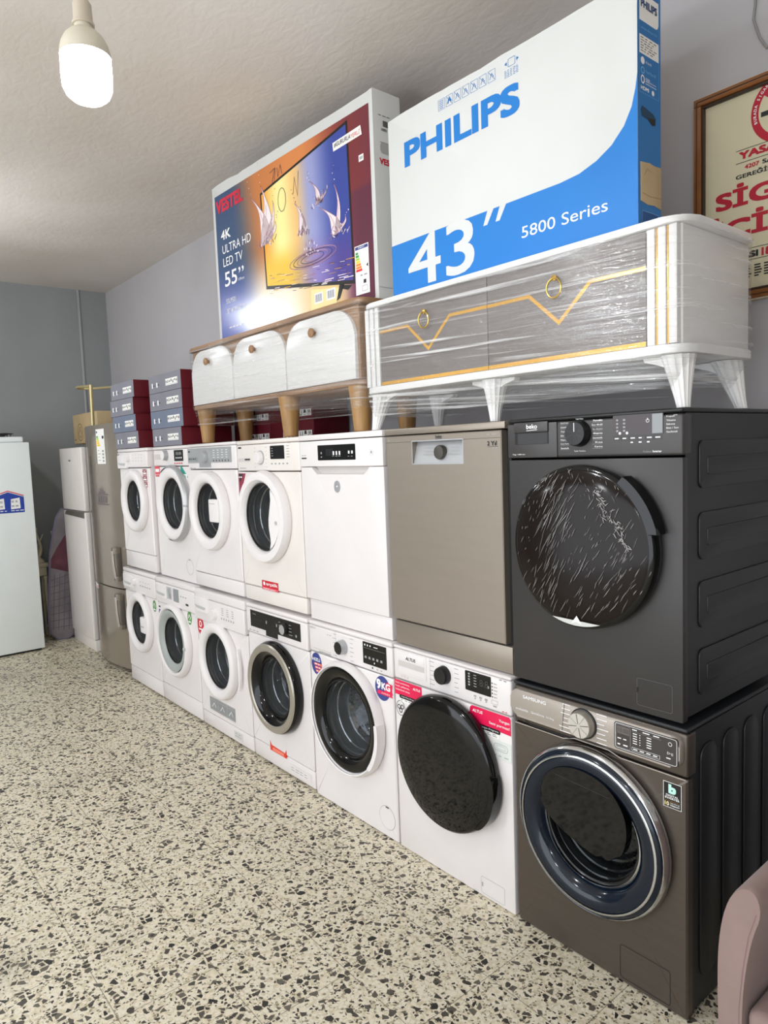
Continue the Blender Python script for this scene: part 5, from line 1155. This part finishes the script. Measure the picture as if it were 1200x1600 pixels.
# ================================================================== television cartons
def jag(x0, x1, z, amp, n, seed):
    rnd = random.Random(seed); out = []; h = 0
    for i in range(n + 1):
        if rnd.random() < 0.4: h = rnd.uniform(-amp, amp * 0.4)
        out.append((x0 + (x1 - x0) * i / n, z + h + rnd.uniform(-0.0012, 0.0012)))
    return out
def print_grid(name, x0, x1, z0, z1, y, nx, nz, fn):
    """a printed picture: its colours are the ink's, laid over a fine grid"""
    me = bpy.data.meshes.new(name); v = []; f = []
    for j in range(nz + 1):
        for i in range(nx + 1): v.append((x0 + (x1 - x0) * i / nx, y, z0 + (z1 - z0) * j / nz))
    for j in range(nz):
        for i in range(nx): a = j * (nx + 1) + i; f.append((a, a + 1, a + nx + 2, a + nx + 1))
    me.from_pydata(v, [], f)
    at = me.color_attributes.new('ink', 'FLOAT_COLOR', 'POINT')
    for k, p in enumerate(v):
        c = fn((p[0] - x0) / (x1 - x0), (p[2] - z0) / (z1 - z0)); at.data[k].color = (lin(c[0]), lin(c[1]), lin(c[2]), 1)
    return me
PRINTM = bpy.data.materials.new('printed_picture'); PRINTM.use_nodes = True; nt = PRINTM.node_tree
an = nt.nodes.new('ShaderNodeAttribute'); an.attribute_name = 'ink'; nt.links.new(an.outputs['Color'], nt.nodes['Principled BSDF'].inputs['Base Color'])
nt.nodes['Principled BSDF'].inputs['Roughness'].default_value = 0.22
def mixc(a, b_, t):
    t = max(0.0, min(1.0, t)); t = t * t * (3 - 2 * t); return tuple(x + (y - x) * t for x, y in zip(a, b_))
def h3(h): h = h.lstrip('#'); return tuple(int(h[i:i + 2], 16) / 255 for i in (0, 2, 4))
def back_print(u, v):
    c = mixc(h3('#2b4a72'), h3('#c97a3f'), (u - 0.10 - 0.10 * (1 - v)) / 0.24)
    c = mixc(c, h3('#d9864a'), (u - 0.35) / 0.2)
    c = mixc(c, h3('#7a2f33'), (u - 0.62) / 0.28)
    low = mixc(h3('#4a57a4'), h3('#f2ead8'), (u - 0.14) / 0.22)
    low = mixc(low, h3('#e8c98f'), (u - 0.5) / 0.2); low = mixc(low, h3('#70407a'), (u - 0.80) / 0.15)
    c = mixc(low, c, (v - 0.10 - 0.10 * (1 - u)) / 0.38)
    c = mixc(c, h3('#5e2a3f'), (u - 0.84) / 0.1 * (1 if v < 0.6 else 0.3))
    return c
def tv_print(u, v):
    c = mixc(h3('#f0a53f'), h3('#fdf0a0'), u / 0.22); c = mixc(c, h3('#f0c27c'), (u - 0.24) / 0.2)
    c = mixc(c, h3('#9aa0cf'), (u - 0.40) / 0.2); c = mixc(c, h3('#36489a'), (u - 0.58) / 0.3)
    lo_ = mixc(h3('#f2c64a'), h3('#8d7fc0'), (u - 0.25) / 0.4); lo_ = mixc(lo_, h3('#4b4290'), (u - 0.6) / 0.3)
    return mixc(lo_, c, (v - 0.18) / 0.25)
T = Thing('television_carton', 'television carton with a colourful splash print, standing on the oak sideboard', 'carton', (-2.834, 0.155, 2.2612), (1.395, 0.155), rz=math.radians(1.3))
Wd, D, H = 1.395, 0.155, 0.855
q = MB(); pts = [(0, 0), (Wd, 0)] + [(Wd, H - 0.002)] + jag(Wd - 0.03, 0.03, H, 0.008, 26, 4) + [(0, H - 0.002)]
q.prism(pts, 0, D, CARDW, 0.002)
q.M = side_frame(Wd, 0, 0); END = mat('carton_end_print', '#dcdcda', 0.6)
q.dashes(0.03, 0.10, 0.752, 0.003, -0.001, DARKINK, 3)
rnd = random.Random(5)
for i in range(14): q.rect(0.055 + i * 0.005, 0.057 + i * 0.005 + rnd.uniform(0, 0.002), 0.71, 0.735, -0.001, DARKINK)
for i in range(8): q.rect(0.045 + i * 0.004, 0.047 + i * 0.004, 0.692, 0.703, -0.001, DARKINK)
q.text('VESTEL', 0.03, 0.555, 0.026, -0.001, RED, w=0.11, bold=0.04)
q.flat(rrect(0.035, 0.12, 0.60, 0.645, 0.018, 4), -0.001, mat('hand_hole_grey', '#a7a7a5', 0.7)); q.line([(0.035, 0.645), (0.12, 0.645)], 0.004, -0.0015, GREYINK)
q.line([(0.004, 0.05), (0.150, 0.05)], 0.002, -0.001, SILVER)
body = T.part('box', q)
def pr(me):
    me.materials.append(PRINTM); me.transform(Matrix.Translation(T.off)); return me
pm = pr(print_grid('printed_front', 0.028, 1.372, 0.010, 0.800, -0.0012, 60, 36, back_print))
o = bpy.data.objects.new('printed_front', pm); COL.objects.link(o); o.parent = T.o; front = o
# the television pictured on the print (a sheared quad)
tm = print_grid('pictured_screen', 0, 1, 0, 1, -0.0018, 40, 24, tv_print)
A, B, C_, E_ = Vector((0.525, 0.212)), Vector((1.235, 0.100)), Vector((1.222, 0.776)), Vector((0.508, 0.680))
for v in tm.vertices:
    u, w_ = v.co.x, v.co.z; p = A.lerp(B, u).lerp(E_.lerp(C_, u), w_); v.co = (p.x, -0.0018, p.y)
pr(tm)
q = MB(); q.line([A, B, C_, E_], 0.012, -0.0021, BLACKP, True); q.flat([(0.52, 0.205), (1.24, 0.092), (1.24, 0.108), (0.52, 0.222)], -0.0022, BLACKP)
q.flat([(1.13, 0.112), (1.165, 0.107), (1.13, 0.05), (1.10, 0.04)], -0.0022, BLACKP); q.flat([(1.15, 0.105), (1.22, 0.09), (1.19, 0.075), (1.14, 0.09)], -0.0022, BLACKP)
LI = mat('splash_light', '#f3e7ea', 0.3, var=0.08); LM = mat('splash_mauve', '#a97f92', 0.3, var=0.2); LD = mat('splash_dark', '#4b3550', 0.4)
def crown(q, cx, cz, s, arms, seed):
    rnd = random.Random(seed)
    for (ax, az, w0) in arms:
        n = 10; L_ = []; R_ = []
        for i in range(n + 1):
            t = i / n; x = cx + s * (ax * t + 0.10 * math.sin(t * 3)); z = cz + s * az * (t ** 0.8); w = s * w0 * (1 - t) ** 0.7 * (0.75 + 0.5 * math.sin(t * 4 + 1)) + 0.001
            L_.append((x - w, z)); R_.append((x + w * 0.9, z + w * .3))
        q.flat(L_ + R_[::-1], -0.0026, LI); q.line(L_, 0.003, -0.003, LM); q.line(R_, 0.0025, -0.003, LM)
        q.line([(l[0] * .6 + r[0] * .4, l[1]) for l, r in zip(L_, R_)][:7], 0.006 * s * 3, -0.0031, mat('splash_pink', '#d9b6bd', 0.3, var=0.1))
        for k in range(7): q.flat(disc(cx + s * ax * (1 + .06 * k) + rnd.uniform(-.01, .01), cz + s * az * (1.03 + 0.07 * k), rnd.uniform(.0015, .0035), n=8), -0.003, LI if k % 2 else LD)
    for k in range(26): # spray near the foot
        a = rnd.uniform(-0.3, PI + .3); r = s * rnd.uniform(0.05, 0.30); x, z = cx + r * math.cos(a), cz + r * 0.6 * math.sin(a) - 0.01
        q.line([(x, z), (x + rnd.uniform(-.02, .02), z + rnd.uniform(.004, .03))], rnd.uniform(.002, .005), -0.0031, rnd.choice((LM, LD, LI)))
crown(q, 0.545, 0.425, 0.30, ((-0.42, 0.85, 0.13), (-0.10, 0.95, 0.16), (0.24, 0.62, 0.10), (0.28, 0.30, 0.14)), 1)
crown(q, 0.865, 0.40, 0.17, ((-0.35, 0.9, 0.13), (-0.05, 0.5, 0.08)), 2)
crown(q, 1.00, 0.50, 0.17, ((-0.35, 0.65, 0.09), (0.15, 0.2, 0.16), (0.35, 0.25, 0.1)), 3)
crown(q, 1.13, 0.33, 0.24, ((-0.50, 0.60, 0.13), (-0.05, 0.9, 0.06), (0.25, 0.25, 0.09)), 4)
for k in range(5): q.line(disc(0.93, 0.272, 0.06 + 0.032 * k, 0.013 + 0.006 * k, 30), 0.0035, -0.0029, LD if k % 2 else LM, True)
rnd = random.Random(9)
for k in range(70):
    x = rnd.uniform(0.55, 1.2); z = rnd.uniform(0.17, 0.28) - 0.12 * (x - 0.5) * 0.6; q.line([(x, z), (x + rnd.uniform(.02, .07), z - 0.004)], rnd.uniform(.0015, .0035), -0.0028, rnd.choice((LM, LD, GOLD, LI)))
for k in range(40):
    a = rnd.uniform(0, PI); r = rnd.uniform(0.01, 0.10); q.line([(0.92 + r * math.cos(a) * .7, 0.285 + r * math.sin(a) * .6), (0.92 + r * math.cos(a) * .75, 0.29 + r * math.sin(a) * .7)], 0.005, -0.003, rnd.choice((LM, LD, LI)))
me = bpy.data.meshes.new('splash_picture'); 
INKP = mat('pen_ink', '#5a4a48', 0.6)
for pts in ([(0.60, 0.755), (0.65, 0.765), (0.615, 0.69)], [(0.655, 0.765), (0.64, 0.70)], [(0.67, 0.76), (0.675, 0.715), (0.70, 0.765), (0.71, 0.72)], [(0.80, 0.60), (0.815, 0.67), (0.835, 0.58), (0.85, 0.69)]): q.line(pts, 0.003, -0.0033, INKP)
q.line(disc(0.70, 0.60, 0.034, 0.055, 24), 0.003, -0.0033, INKP, True)
Y = -0.0024
q.text('VESTEL', 0.043, 0.700, 0.072, Y, mat('carton_red', '#d21f3c', 0.5), w=0.29, bold=0.045, dz=0.0)
q.text('4K', 0.080, 0.553, 0.050, Y, WHITEINK, w=0.105, bold=0.02); q.text('ULTRA HD', 0.088, 0.478, 0.046, Y, WHITEINK, w=0.305); q.text('LED TV', 0.090, 0.408, 0.046, Y, WHITEINK, w=0.21)
q.text('55', 0.096, 0.298, 0.078, Y, WHITEINK, w=0.135, bold=0.01); q.text('”', 0.25, 0.345, 0.030, Y, WHITEINK, w=0.055); q.text('139cm', 0.245, 0.305, 0.014, Y, WHITEINK, w=0.06)
q.text('55U9501', 0.100, 0.206, 0.026, Y, WHITEINK, w=0.105); q.text('55" 4K SMART TV', 0.104, 0.152, 0.026, Y, WHITEINK, w=0.205)
q.dashes(0.12, 0.30, 0.07, 0.007, Y, WHITEINK, 5)
q.flat([(1.125, 0.685), (1.325, 0.69), (1.318, 0.73), (1.122, 0.722)], Y - 0.0008, PAPER); q.text('#GURURLA', 1.133, 0.697, 0.021, Y - 0.0012, DARKINK, w=0.115, bold=0.01, shear=0.15); q.text('YERLİ', 1.250, 0.698, 0.023, Y - 0.0012, mat('carton_red', '#d21f3c'), w=0.064, shear=0.15)
q.rect(1.298, 1.330, 0.585, 0.612, Y, PAPER); q.rect(1.303, 1.325, 0.592, 0.605, Y - .0004, SILVER)
q.rect(1.246, 1.340, 0.038, 0.245, Y, PAPER); q.rect(1.25, 1.336, 0.228, 0.241, Y - .0004, BLUEST); q.text('ENERGY', 1.272, 0.231, 0.008, Y - .0008, WHITEINK)
for i, c in enumerate((GREENC, GREENC, LIME, YELL, ORNG, ORNG, REDC)): q.rect(1.252, 1.270 + i * 0.004, 0.208 - i * 0.012, 0.218 - i * 0.012, Y - .0004, c)
q.flat([(1.322, 0.155), (1.334, 0.146), (1.334, 0.164)], Y - .0004, BLACKP); q.dashes(1.28, 1.33, 0.115, 0.006, Y - .0004, GREYINK, 2); q.rect(1.30, 1.318, 0.082, 0.098, Y - .0004, DARKINK); q.line(rrect(1.29, 1.325, 0.05, 0.072, 0.003, 2), 0.002, Y - .0004, GREYINK, True)
q.flat([(0.905, 0.03), (1.10, 0.03), (1.125, 0.098), (0.91, 0.128)], -0.0023, mat('pale_yellow_print', '#f1dc9c', 0.4))
for a in (0.935, 1.03):
    q.rect(a, a + 0.068, 0.056, 0.105, Y - .0004, PAPER)
    for i in range(7): q.rect(a + 0.008 + i * 0.0078, a + 0.012 + i * 0.0078, 0.064, 0.098, Y - .0008, BLUEST if i % 2 else GREYINK)
make = T.part('printed_lettering', q, front)
o = bpy.data.objects.new('pictured_screen', tm); COL.objects.link(o); o.parent = front
merge_src = make

T = Thing('television_carton', 'blue and white television carton with large lettering, standing on the white TV console', 'carton', (-1.262, 0.10, 2.1982), (1.062, 0.122))
Wd, D, H = 1.062, 0.122, 0.695
q = MB(); pts = [(0, 0), (Wd, 0), (Wd, H)] + jag(Wd - 0.02, 0.02, H, 0.005, 22, 12) + [(0, H - 0.001)]
q.prism(pts, 0, D, CARDW, 0.0015)
# blue swoosh on the front
sw = [(0.0, 0.0), (Wd, 0.0), (Wd, 0.44), (1.056, 0.40), (1.044, 0.355), (1.02, 0.312), (0.98, 0.273), (0.93, 0.246), (0.87, 0.228), (0.80, 0.222), (0.0, 0.222)]
q.flat(sw, -0.0006, BLUE)
q.text('PHILIPS', 0.092, 0.492, 0.094, -0.0010, BLUE, w=0.558, bold=0.036)
q.text('43', 0.094, 0.040, 0.186, -0.0012, CARDW, w=0.345, bold=0.010)
for a in (0.497, 0.552): q.flat([(a - 0.014, 0.176), (a + 0.004, 0.176), (a + 0.034, 0.2225), (a + 0.006, 0.2225)], -0.0012, CARDW)
q.text('5800 Series', 0.648, 0.094, 0.036, -0.0012, WHITEINK, w=0.318)
for i in range(7):
    a = 0.282 + i * 0.0395; b_ = 0.628
    q.line(rrect(a, a + 0.032, b_, b_ + 0.036, 0.001, 2), 0.0012, -0.0010, BLUED, True)
    if i == 0:
        for k in range(5): q.rect(a + 0.005, a + 0.026, b_ + 0.005 + k * 0.006, b_ + 0.007 + k * 0.006, -0.001, BLUED)
    else: q.line([(a + 0.003, b_ + 0.033), (a + 0.029, b_ + 0.003)], 0.0016, -0.001, BLUED); q.line([(a + 0.007, b_ + 0.008), (a + 0.016, b_ + 0.026), (a + 0.025, b_ + 0.012)], 0.0022 if i != 1 else 0.006, -0.001, BLUED)
q.line(rrect(0.606, 0.634, 0.644, 0.668, 0.001, 2), 0.0014, -0.001, BLUED, True); q.flat([(0.590, 0.656), (0.600, 0.650), (0.600, 0.662)], -0.001, BLUED); q.flat([(0.650, 0.656), (0.640, 0.650), (0.640, 0.662)], -0.001, BLUED)
for k in range(5): q.dashes(0.59, 0.65, 0.634 - k * 0.005, 0.0018, -0.001, BLUED, 5)
# the printed end, towards the shop front
q.M = side_frame(Wd, 0, 0)
e = -0.0006
q.rect(0.0, D, 0.0, H - 0.003, e, BLUED); q.line(rrect(0.009, 0.112, 0.392, H - 0.008, 0.001, 2), 0.0008, e - .0003, mat('pale_blue_ink', '#7db8e6', 0.6), True)
q.flat([(0.010, 0.582), (0.098, 0.582), (0.106, 0.586), (0.111, 0.596), (0.111, 0.655), (0.010, 0.655)], e - .0004, PAPER); q.rect(0.035, 0.075, 0.655, 0.685, e - .0004, mat('cover_photo_tan', '#c9a35a', 0.5)); q.text('PHILIPS', 0.017, 0.618, 0.021, e - .0008, mat('navy_ink', '#1c3f74', 0.6), w=0.085, bold=0.04)
q.text('50000 series Smart TV'[6:], 0.018, 0.562, 0.006, e - .0004, mat('pale_blue_ink', '#7db8e6'), w=0.085)
q.rect(0.009, 0.111, 0.495, 0.545, e - .0004, PAPER)
for k in range(6): q.dashes(0.016, 0.106 - 0.012 * (k % 3), 0.537 - k * 0.007, 0.0022, e - .0008, mat('brown_print', '#7a5b35') if k % 2 else DARKINK, 4)
q.flat(disc(0.026, 0.478, 0.010, 0.010, 20), e - .0004, WHITEINK); q.text('4K Ultra HD', 0.042, 0.474, 0.007, e - .0004, WHITEINK, w=0.03)
q.line(disc(0.026, 0.452, 0.008, 0.008, 14), 0.003, e - .0004, mat('pale_blue_ink', '#7db8e6'), True); q.text('Pixel Plus HD', 0.042, 0.449, 0.008, e - .0004, mat('pale_blue_ink', '#7db8e6'), w=0.055)
q.line(disc(0.026, 0.428, 0.008, 0.010, 14), 0.004, e - .0004, WHITEINK, True); q.text('500', 0.041, 0.424, 0.012, e - .0004, WHITEINK, w=0.022); q.text('picture', 0.066, 0.424, 0.006, e - .0004, WHITEINK, w=0.03); q.rect(0.041, 0.098, 0.419, 0.4205, e - .0004, WHITEINK)
q.text('HDMI', 0.016, 0.400, 0.010, e - .0004, WHITEINK, w=0.042, bold=0.03); q.flat(disc(0.080, 0.404, 0.007, n=14), e - .0004, WHITEINK)
q.flat([(0.014, 0.345), (0.022, 0.357), (0.08, 0.348), (0.095, 0.338), (0.092, 0.318), (0.075, 0.314), (0.05, 0.326), (0.02, 0.328)], e - .0004, mat('hole_blue_dark', '#0c3d5c', 0.7)); q.flat([(0.05, 0.330), (0.088, 0.335), (0.09, 0.320), (0.075, 0.316)], e - .0008, SHADOWGAP)
q.rect(0.020, 0.105, 0.02, 0.072, e - .0004, mat('navy_print', '#174f8a', 0.6))
q.line(rrect(0.02, 0.105, 0.02, 0.072, 0.001, 2), 0.001, e - .0008, mat('pale_blue_ink', '#7db8e6'), True)
T.part('box', q)
q = MB(side_frame(Wd, 0, 0)); q.prism([(0.012, 0.098), (0.05, 0.092), (0.085, 0.096), (0.1215, 0.090), (0.1215, 0.208), (0.08, 0.205), (0.06, 0.209), (0.012, 0.204)], -0.0022, 0.0, CARDB, 0.0008); q.line([(0.02, 0.12), (0.06, 0.116), (0.12, 0.121)], 0.002, -0.0026, mat('card_fold', '#97815c', 0.8)); q.line([(0.03, 0.17), (0.045, 0.19), (0.07, 0.185)], 0.0016, -0.0026, mat('card_fold', '#97815c')); T.part('torn_patch', q, None, 'torn bare cardboard patch')

# ================================================================== no smoking sign
FRW = mat('brown_frame_wood', '#8a5426', 0.3, coat=0.4, var=0.12, vscale=20); FRD = mat('dark_frame_edge', '#3a2a1e', 0.4); SIGNC = mat('cream_sign', '#d8cfb0', 0.45, var=0.02); SRED = mat('sign_red', '#b71c32', 0.5, var=0)
T = Thing('framed_sign', 'framed cream no smoking sign with red lettering, hanging on the right wall', 'sign', (-0.331, 0.672, 2.068), (0.585, 0.028))
Wd, H = 0.585, 0.70
q = MB(); q.box(0.03, Wd - 0.03, 0.012, 0.027, 0.03, H - 0.03, SIGNC); y = 0.0112; ox, oz = 0.331, -2.068
X = lambda v: v + ox
Zs = lambda v: v + oz
cx = Wd / 2
q.line([(X(-0.191), Zs(2.556)), (Wd - X(-0.191), Zs(2.556))], 0.002, y, DARKINK); q.line([(X(-0.191), Zs(2.516)), (Wd - X(-0.191), Zs(2.516))], 0.002, y, DARKINK)
q.text('YASAL UYARI', cx, Zs(2.526), 0.024, y, SRED, w=0.285, al='c', bold=0.045)
q.text('4207', X(-0.163), Zs(2.492), 0.0135, y, SRED, w=0.046, bold=0.03); q.text('SAYILI KANUN', X(-0.108), Zs(2.492), 0.0135, y, DARKINK, w=0.19, bold=0.03)
q.text('GEREĞİNCE', X(-0.191), Zs(2.466), 0.0175, y, DARKINK, w=0.155, bold=0.03); q.text('BURADA', X(-0.020), Zs(2.466), 0.0135, y, DARKINK, w=0.125, bold=0.03)
q.text('SİGARA', X(-0.257), Zs(2.379), 0.074, y, SRED, w=0.434, bold=0.035)
q.text('İÇİLMEZ', X(-0.283), Zs(2.268), 0.092, y, SRED, w=0.50, bold=0.035)
q.line([(X(-0.25), Zs(2.237)), (X(0.17), Zs(2.237))], 0.002, y, DARKINK); q.line([(X(-0.25), Zs(2.200)), (X(0.17), Zs(2.200))], 0.002, y, DARKINK)
q.text('CEZASI', X(-0.248), Zs(2.207), 0.021, y, DARKINK, w=0.130, bold=0.05); q.text('188 TL', X(-0.108), Zs(2.205), 0.026, y, SRED, w=0.10, bold=0.05)
for k, n in enumerate((7, 7, 7, 6, 3)):
    q.dashes(X(-0.25), X(-0.25) + 0.42 * n / 7, Zs(2.178) - k * 0.0085, 0.0045, y, DARKINK, n * 2, random.Random(k))
def ringpts(r0, r1, n=56):
    return r0, r1
c = (X(-0.035), Zs(2.648)); n = 64
ra, rb = 0.109, 0.086
v = [(c[0] + r * math.cos(2 * PI * i / n), y, c[1] + r * math.sin(2 * PI * i / n)) for r in (ra, rb) for i in range(n)]
q.add(v, [(i, (i + 1) % n, n + (i + 1) % n, n + i) for i in range(n)], SRED)
q.line([(c[0] - 0.066, c[1] + 0.062), (c[0] + 0.066, c[1] - 0.062)], 0.018, y - 0.0006, SRED)
q.box(c[0] - 0.078, c[0] - 0.052, y - 0.0004, y, c[1] - 0.012, c[1] + 0.003, DARKINK); q.box(c[0] - 0.049, c[0] + 0.06, y - 0.0004, y, c[1] - 0.012, c[1] + 0.003, DARKINK)
for i, ch in enumerate('BURADA SİGARA İÇMEYİNİZ'): # small white letters running round the ring
    if ch == ' ': continue
    a = PI * 1.08 - i * 0.105; mx_ = MB(Matrix.Translation((c[0] + 0.0925 * math.cos(a), y - 0.0005, c[1] + 0.0925 * math.sin(a))) @ Matrix.Rotation(-(a - PI / 2), 4, 'Y'))
    mx_.text(ch, 0, 0, 0.009, 0, WHITEINK, al='c', bold=0.02); q.add(mx_.v, mx_.f, WHITEINK)
T.part('panel', q)
q = MB()
def frame_loop(q, inset, w, y0, y1, mt, b=0.003):
    a0, b0 = inset, inset
    for (x0, x1, z0, z1) in ((a0, Wd - a0, H - b0 - w, H - b0), (a0, Wd - a0, b0, b0 + w), (a0, a0 + w, b0 + w, H - b0 - w), (Wd - a0 - w, Wd - a0, b0 + w, H - b0 - w)):
        q.box(x0, x1, y0, y1, z0, z1, mt, b)
frame_loop(q, 0.004, 0.026, -0.006, 0.026, FRW); frame_loop(q, 0.029, 0.010, 0.000, 0.014, FRD, 0.002); frame_loop(q, 0.0, 0.006, 0.002, 0.027, CREAM, 0.001); frame_loop(q, 0.014, 0.003, -0.0075, 0.0, FRD, 0.0005)
T.part('frame', q)

# ================================================================== armchair at the right edge
T = Thing('armchair', 'mauve velvet armchair at the bottom right corner beside the dark washing machine', 'armchair', (0.180, -0.32, 0.0), (0.72, 0.72))
def arm(q, xs):
    """upholstered arm: a rounded outline lofted along y, its front edge leaning outwards"""
    loops = []; n = 28
    for k, (yy, grow) in enumerate(((-0.004, -0.018), (0.0, -0.008), (0.014, 0.0), (0.10, 0.0), (0.25, 0.0), (0.45, 0.0), (0.66, 0.0))):
        o = []
        for p in xs: o.append(p)
        cx_ = sum(p[0] for p in o) / len(o); cz_ = sum(p[1] for p in o) / len(o)
        loops.append([(cx_ + (p[0] - cx_) * (1 + grow * 2.2), yy, cz_ + (p[1] - cz_) * (1 + grow)) for p in o])
    q.loft(loops, MAUVE, True, True, True)
left = smooth_closed([(0.060, 0.10), (0.050, 0.30), (0.046, 0.43), (0.048, 0.535), (0.062, 0.62), (0.088, 0.672), (0.125, 0.685), (0.142, 0.64), (0.121, 0.575), (0.107, 0.49), (0.100, 0.40), (0.098, 0.10)], 2)
q = MB(); arm(q, left); q.line([(0.094, 0.12), (0.094, 0.40), (0.101, 0.49), (0.113, 0.575), (0.128, 0.63)], 0.002, -0.0045, mat('mauve_seam', '#86696b', 0.9)); T.part('arm', q)
q = MB(); arm(q, [(0.72 - p[0], p[1]) for p in left][::-1]); T.part('arm', q)
q = MB(); q.box(0.106, 0.614, 0.0, 0.60, 0.27, 0.405, MAUVE, 0.022, 4); T.part('seat', q)
q = MB(); q.box(0.101, 0.619, 0.01, 0.62, 0.10, 0.268, MAUVE, 0.015, 3); T.part('base', q)
q = MB(); q.box(0.06, 0.66, 0.60, 0.74, 0.12, 0.82, MAUVE, 0.05, 4); T.part('backrest', q)
for lx in (0.10, 0.62):
    for ly in (0.06, 0.64):
        q = MB(); q.lathe([(0, 0), (0.014, 0), (0.022, 0.10), (0, 0.11)], lx, ly, OAKV, 14, 'z'); T.part('leg', q)
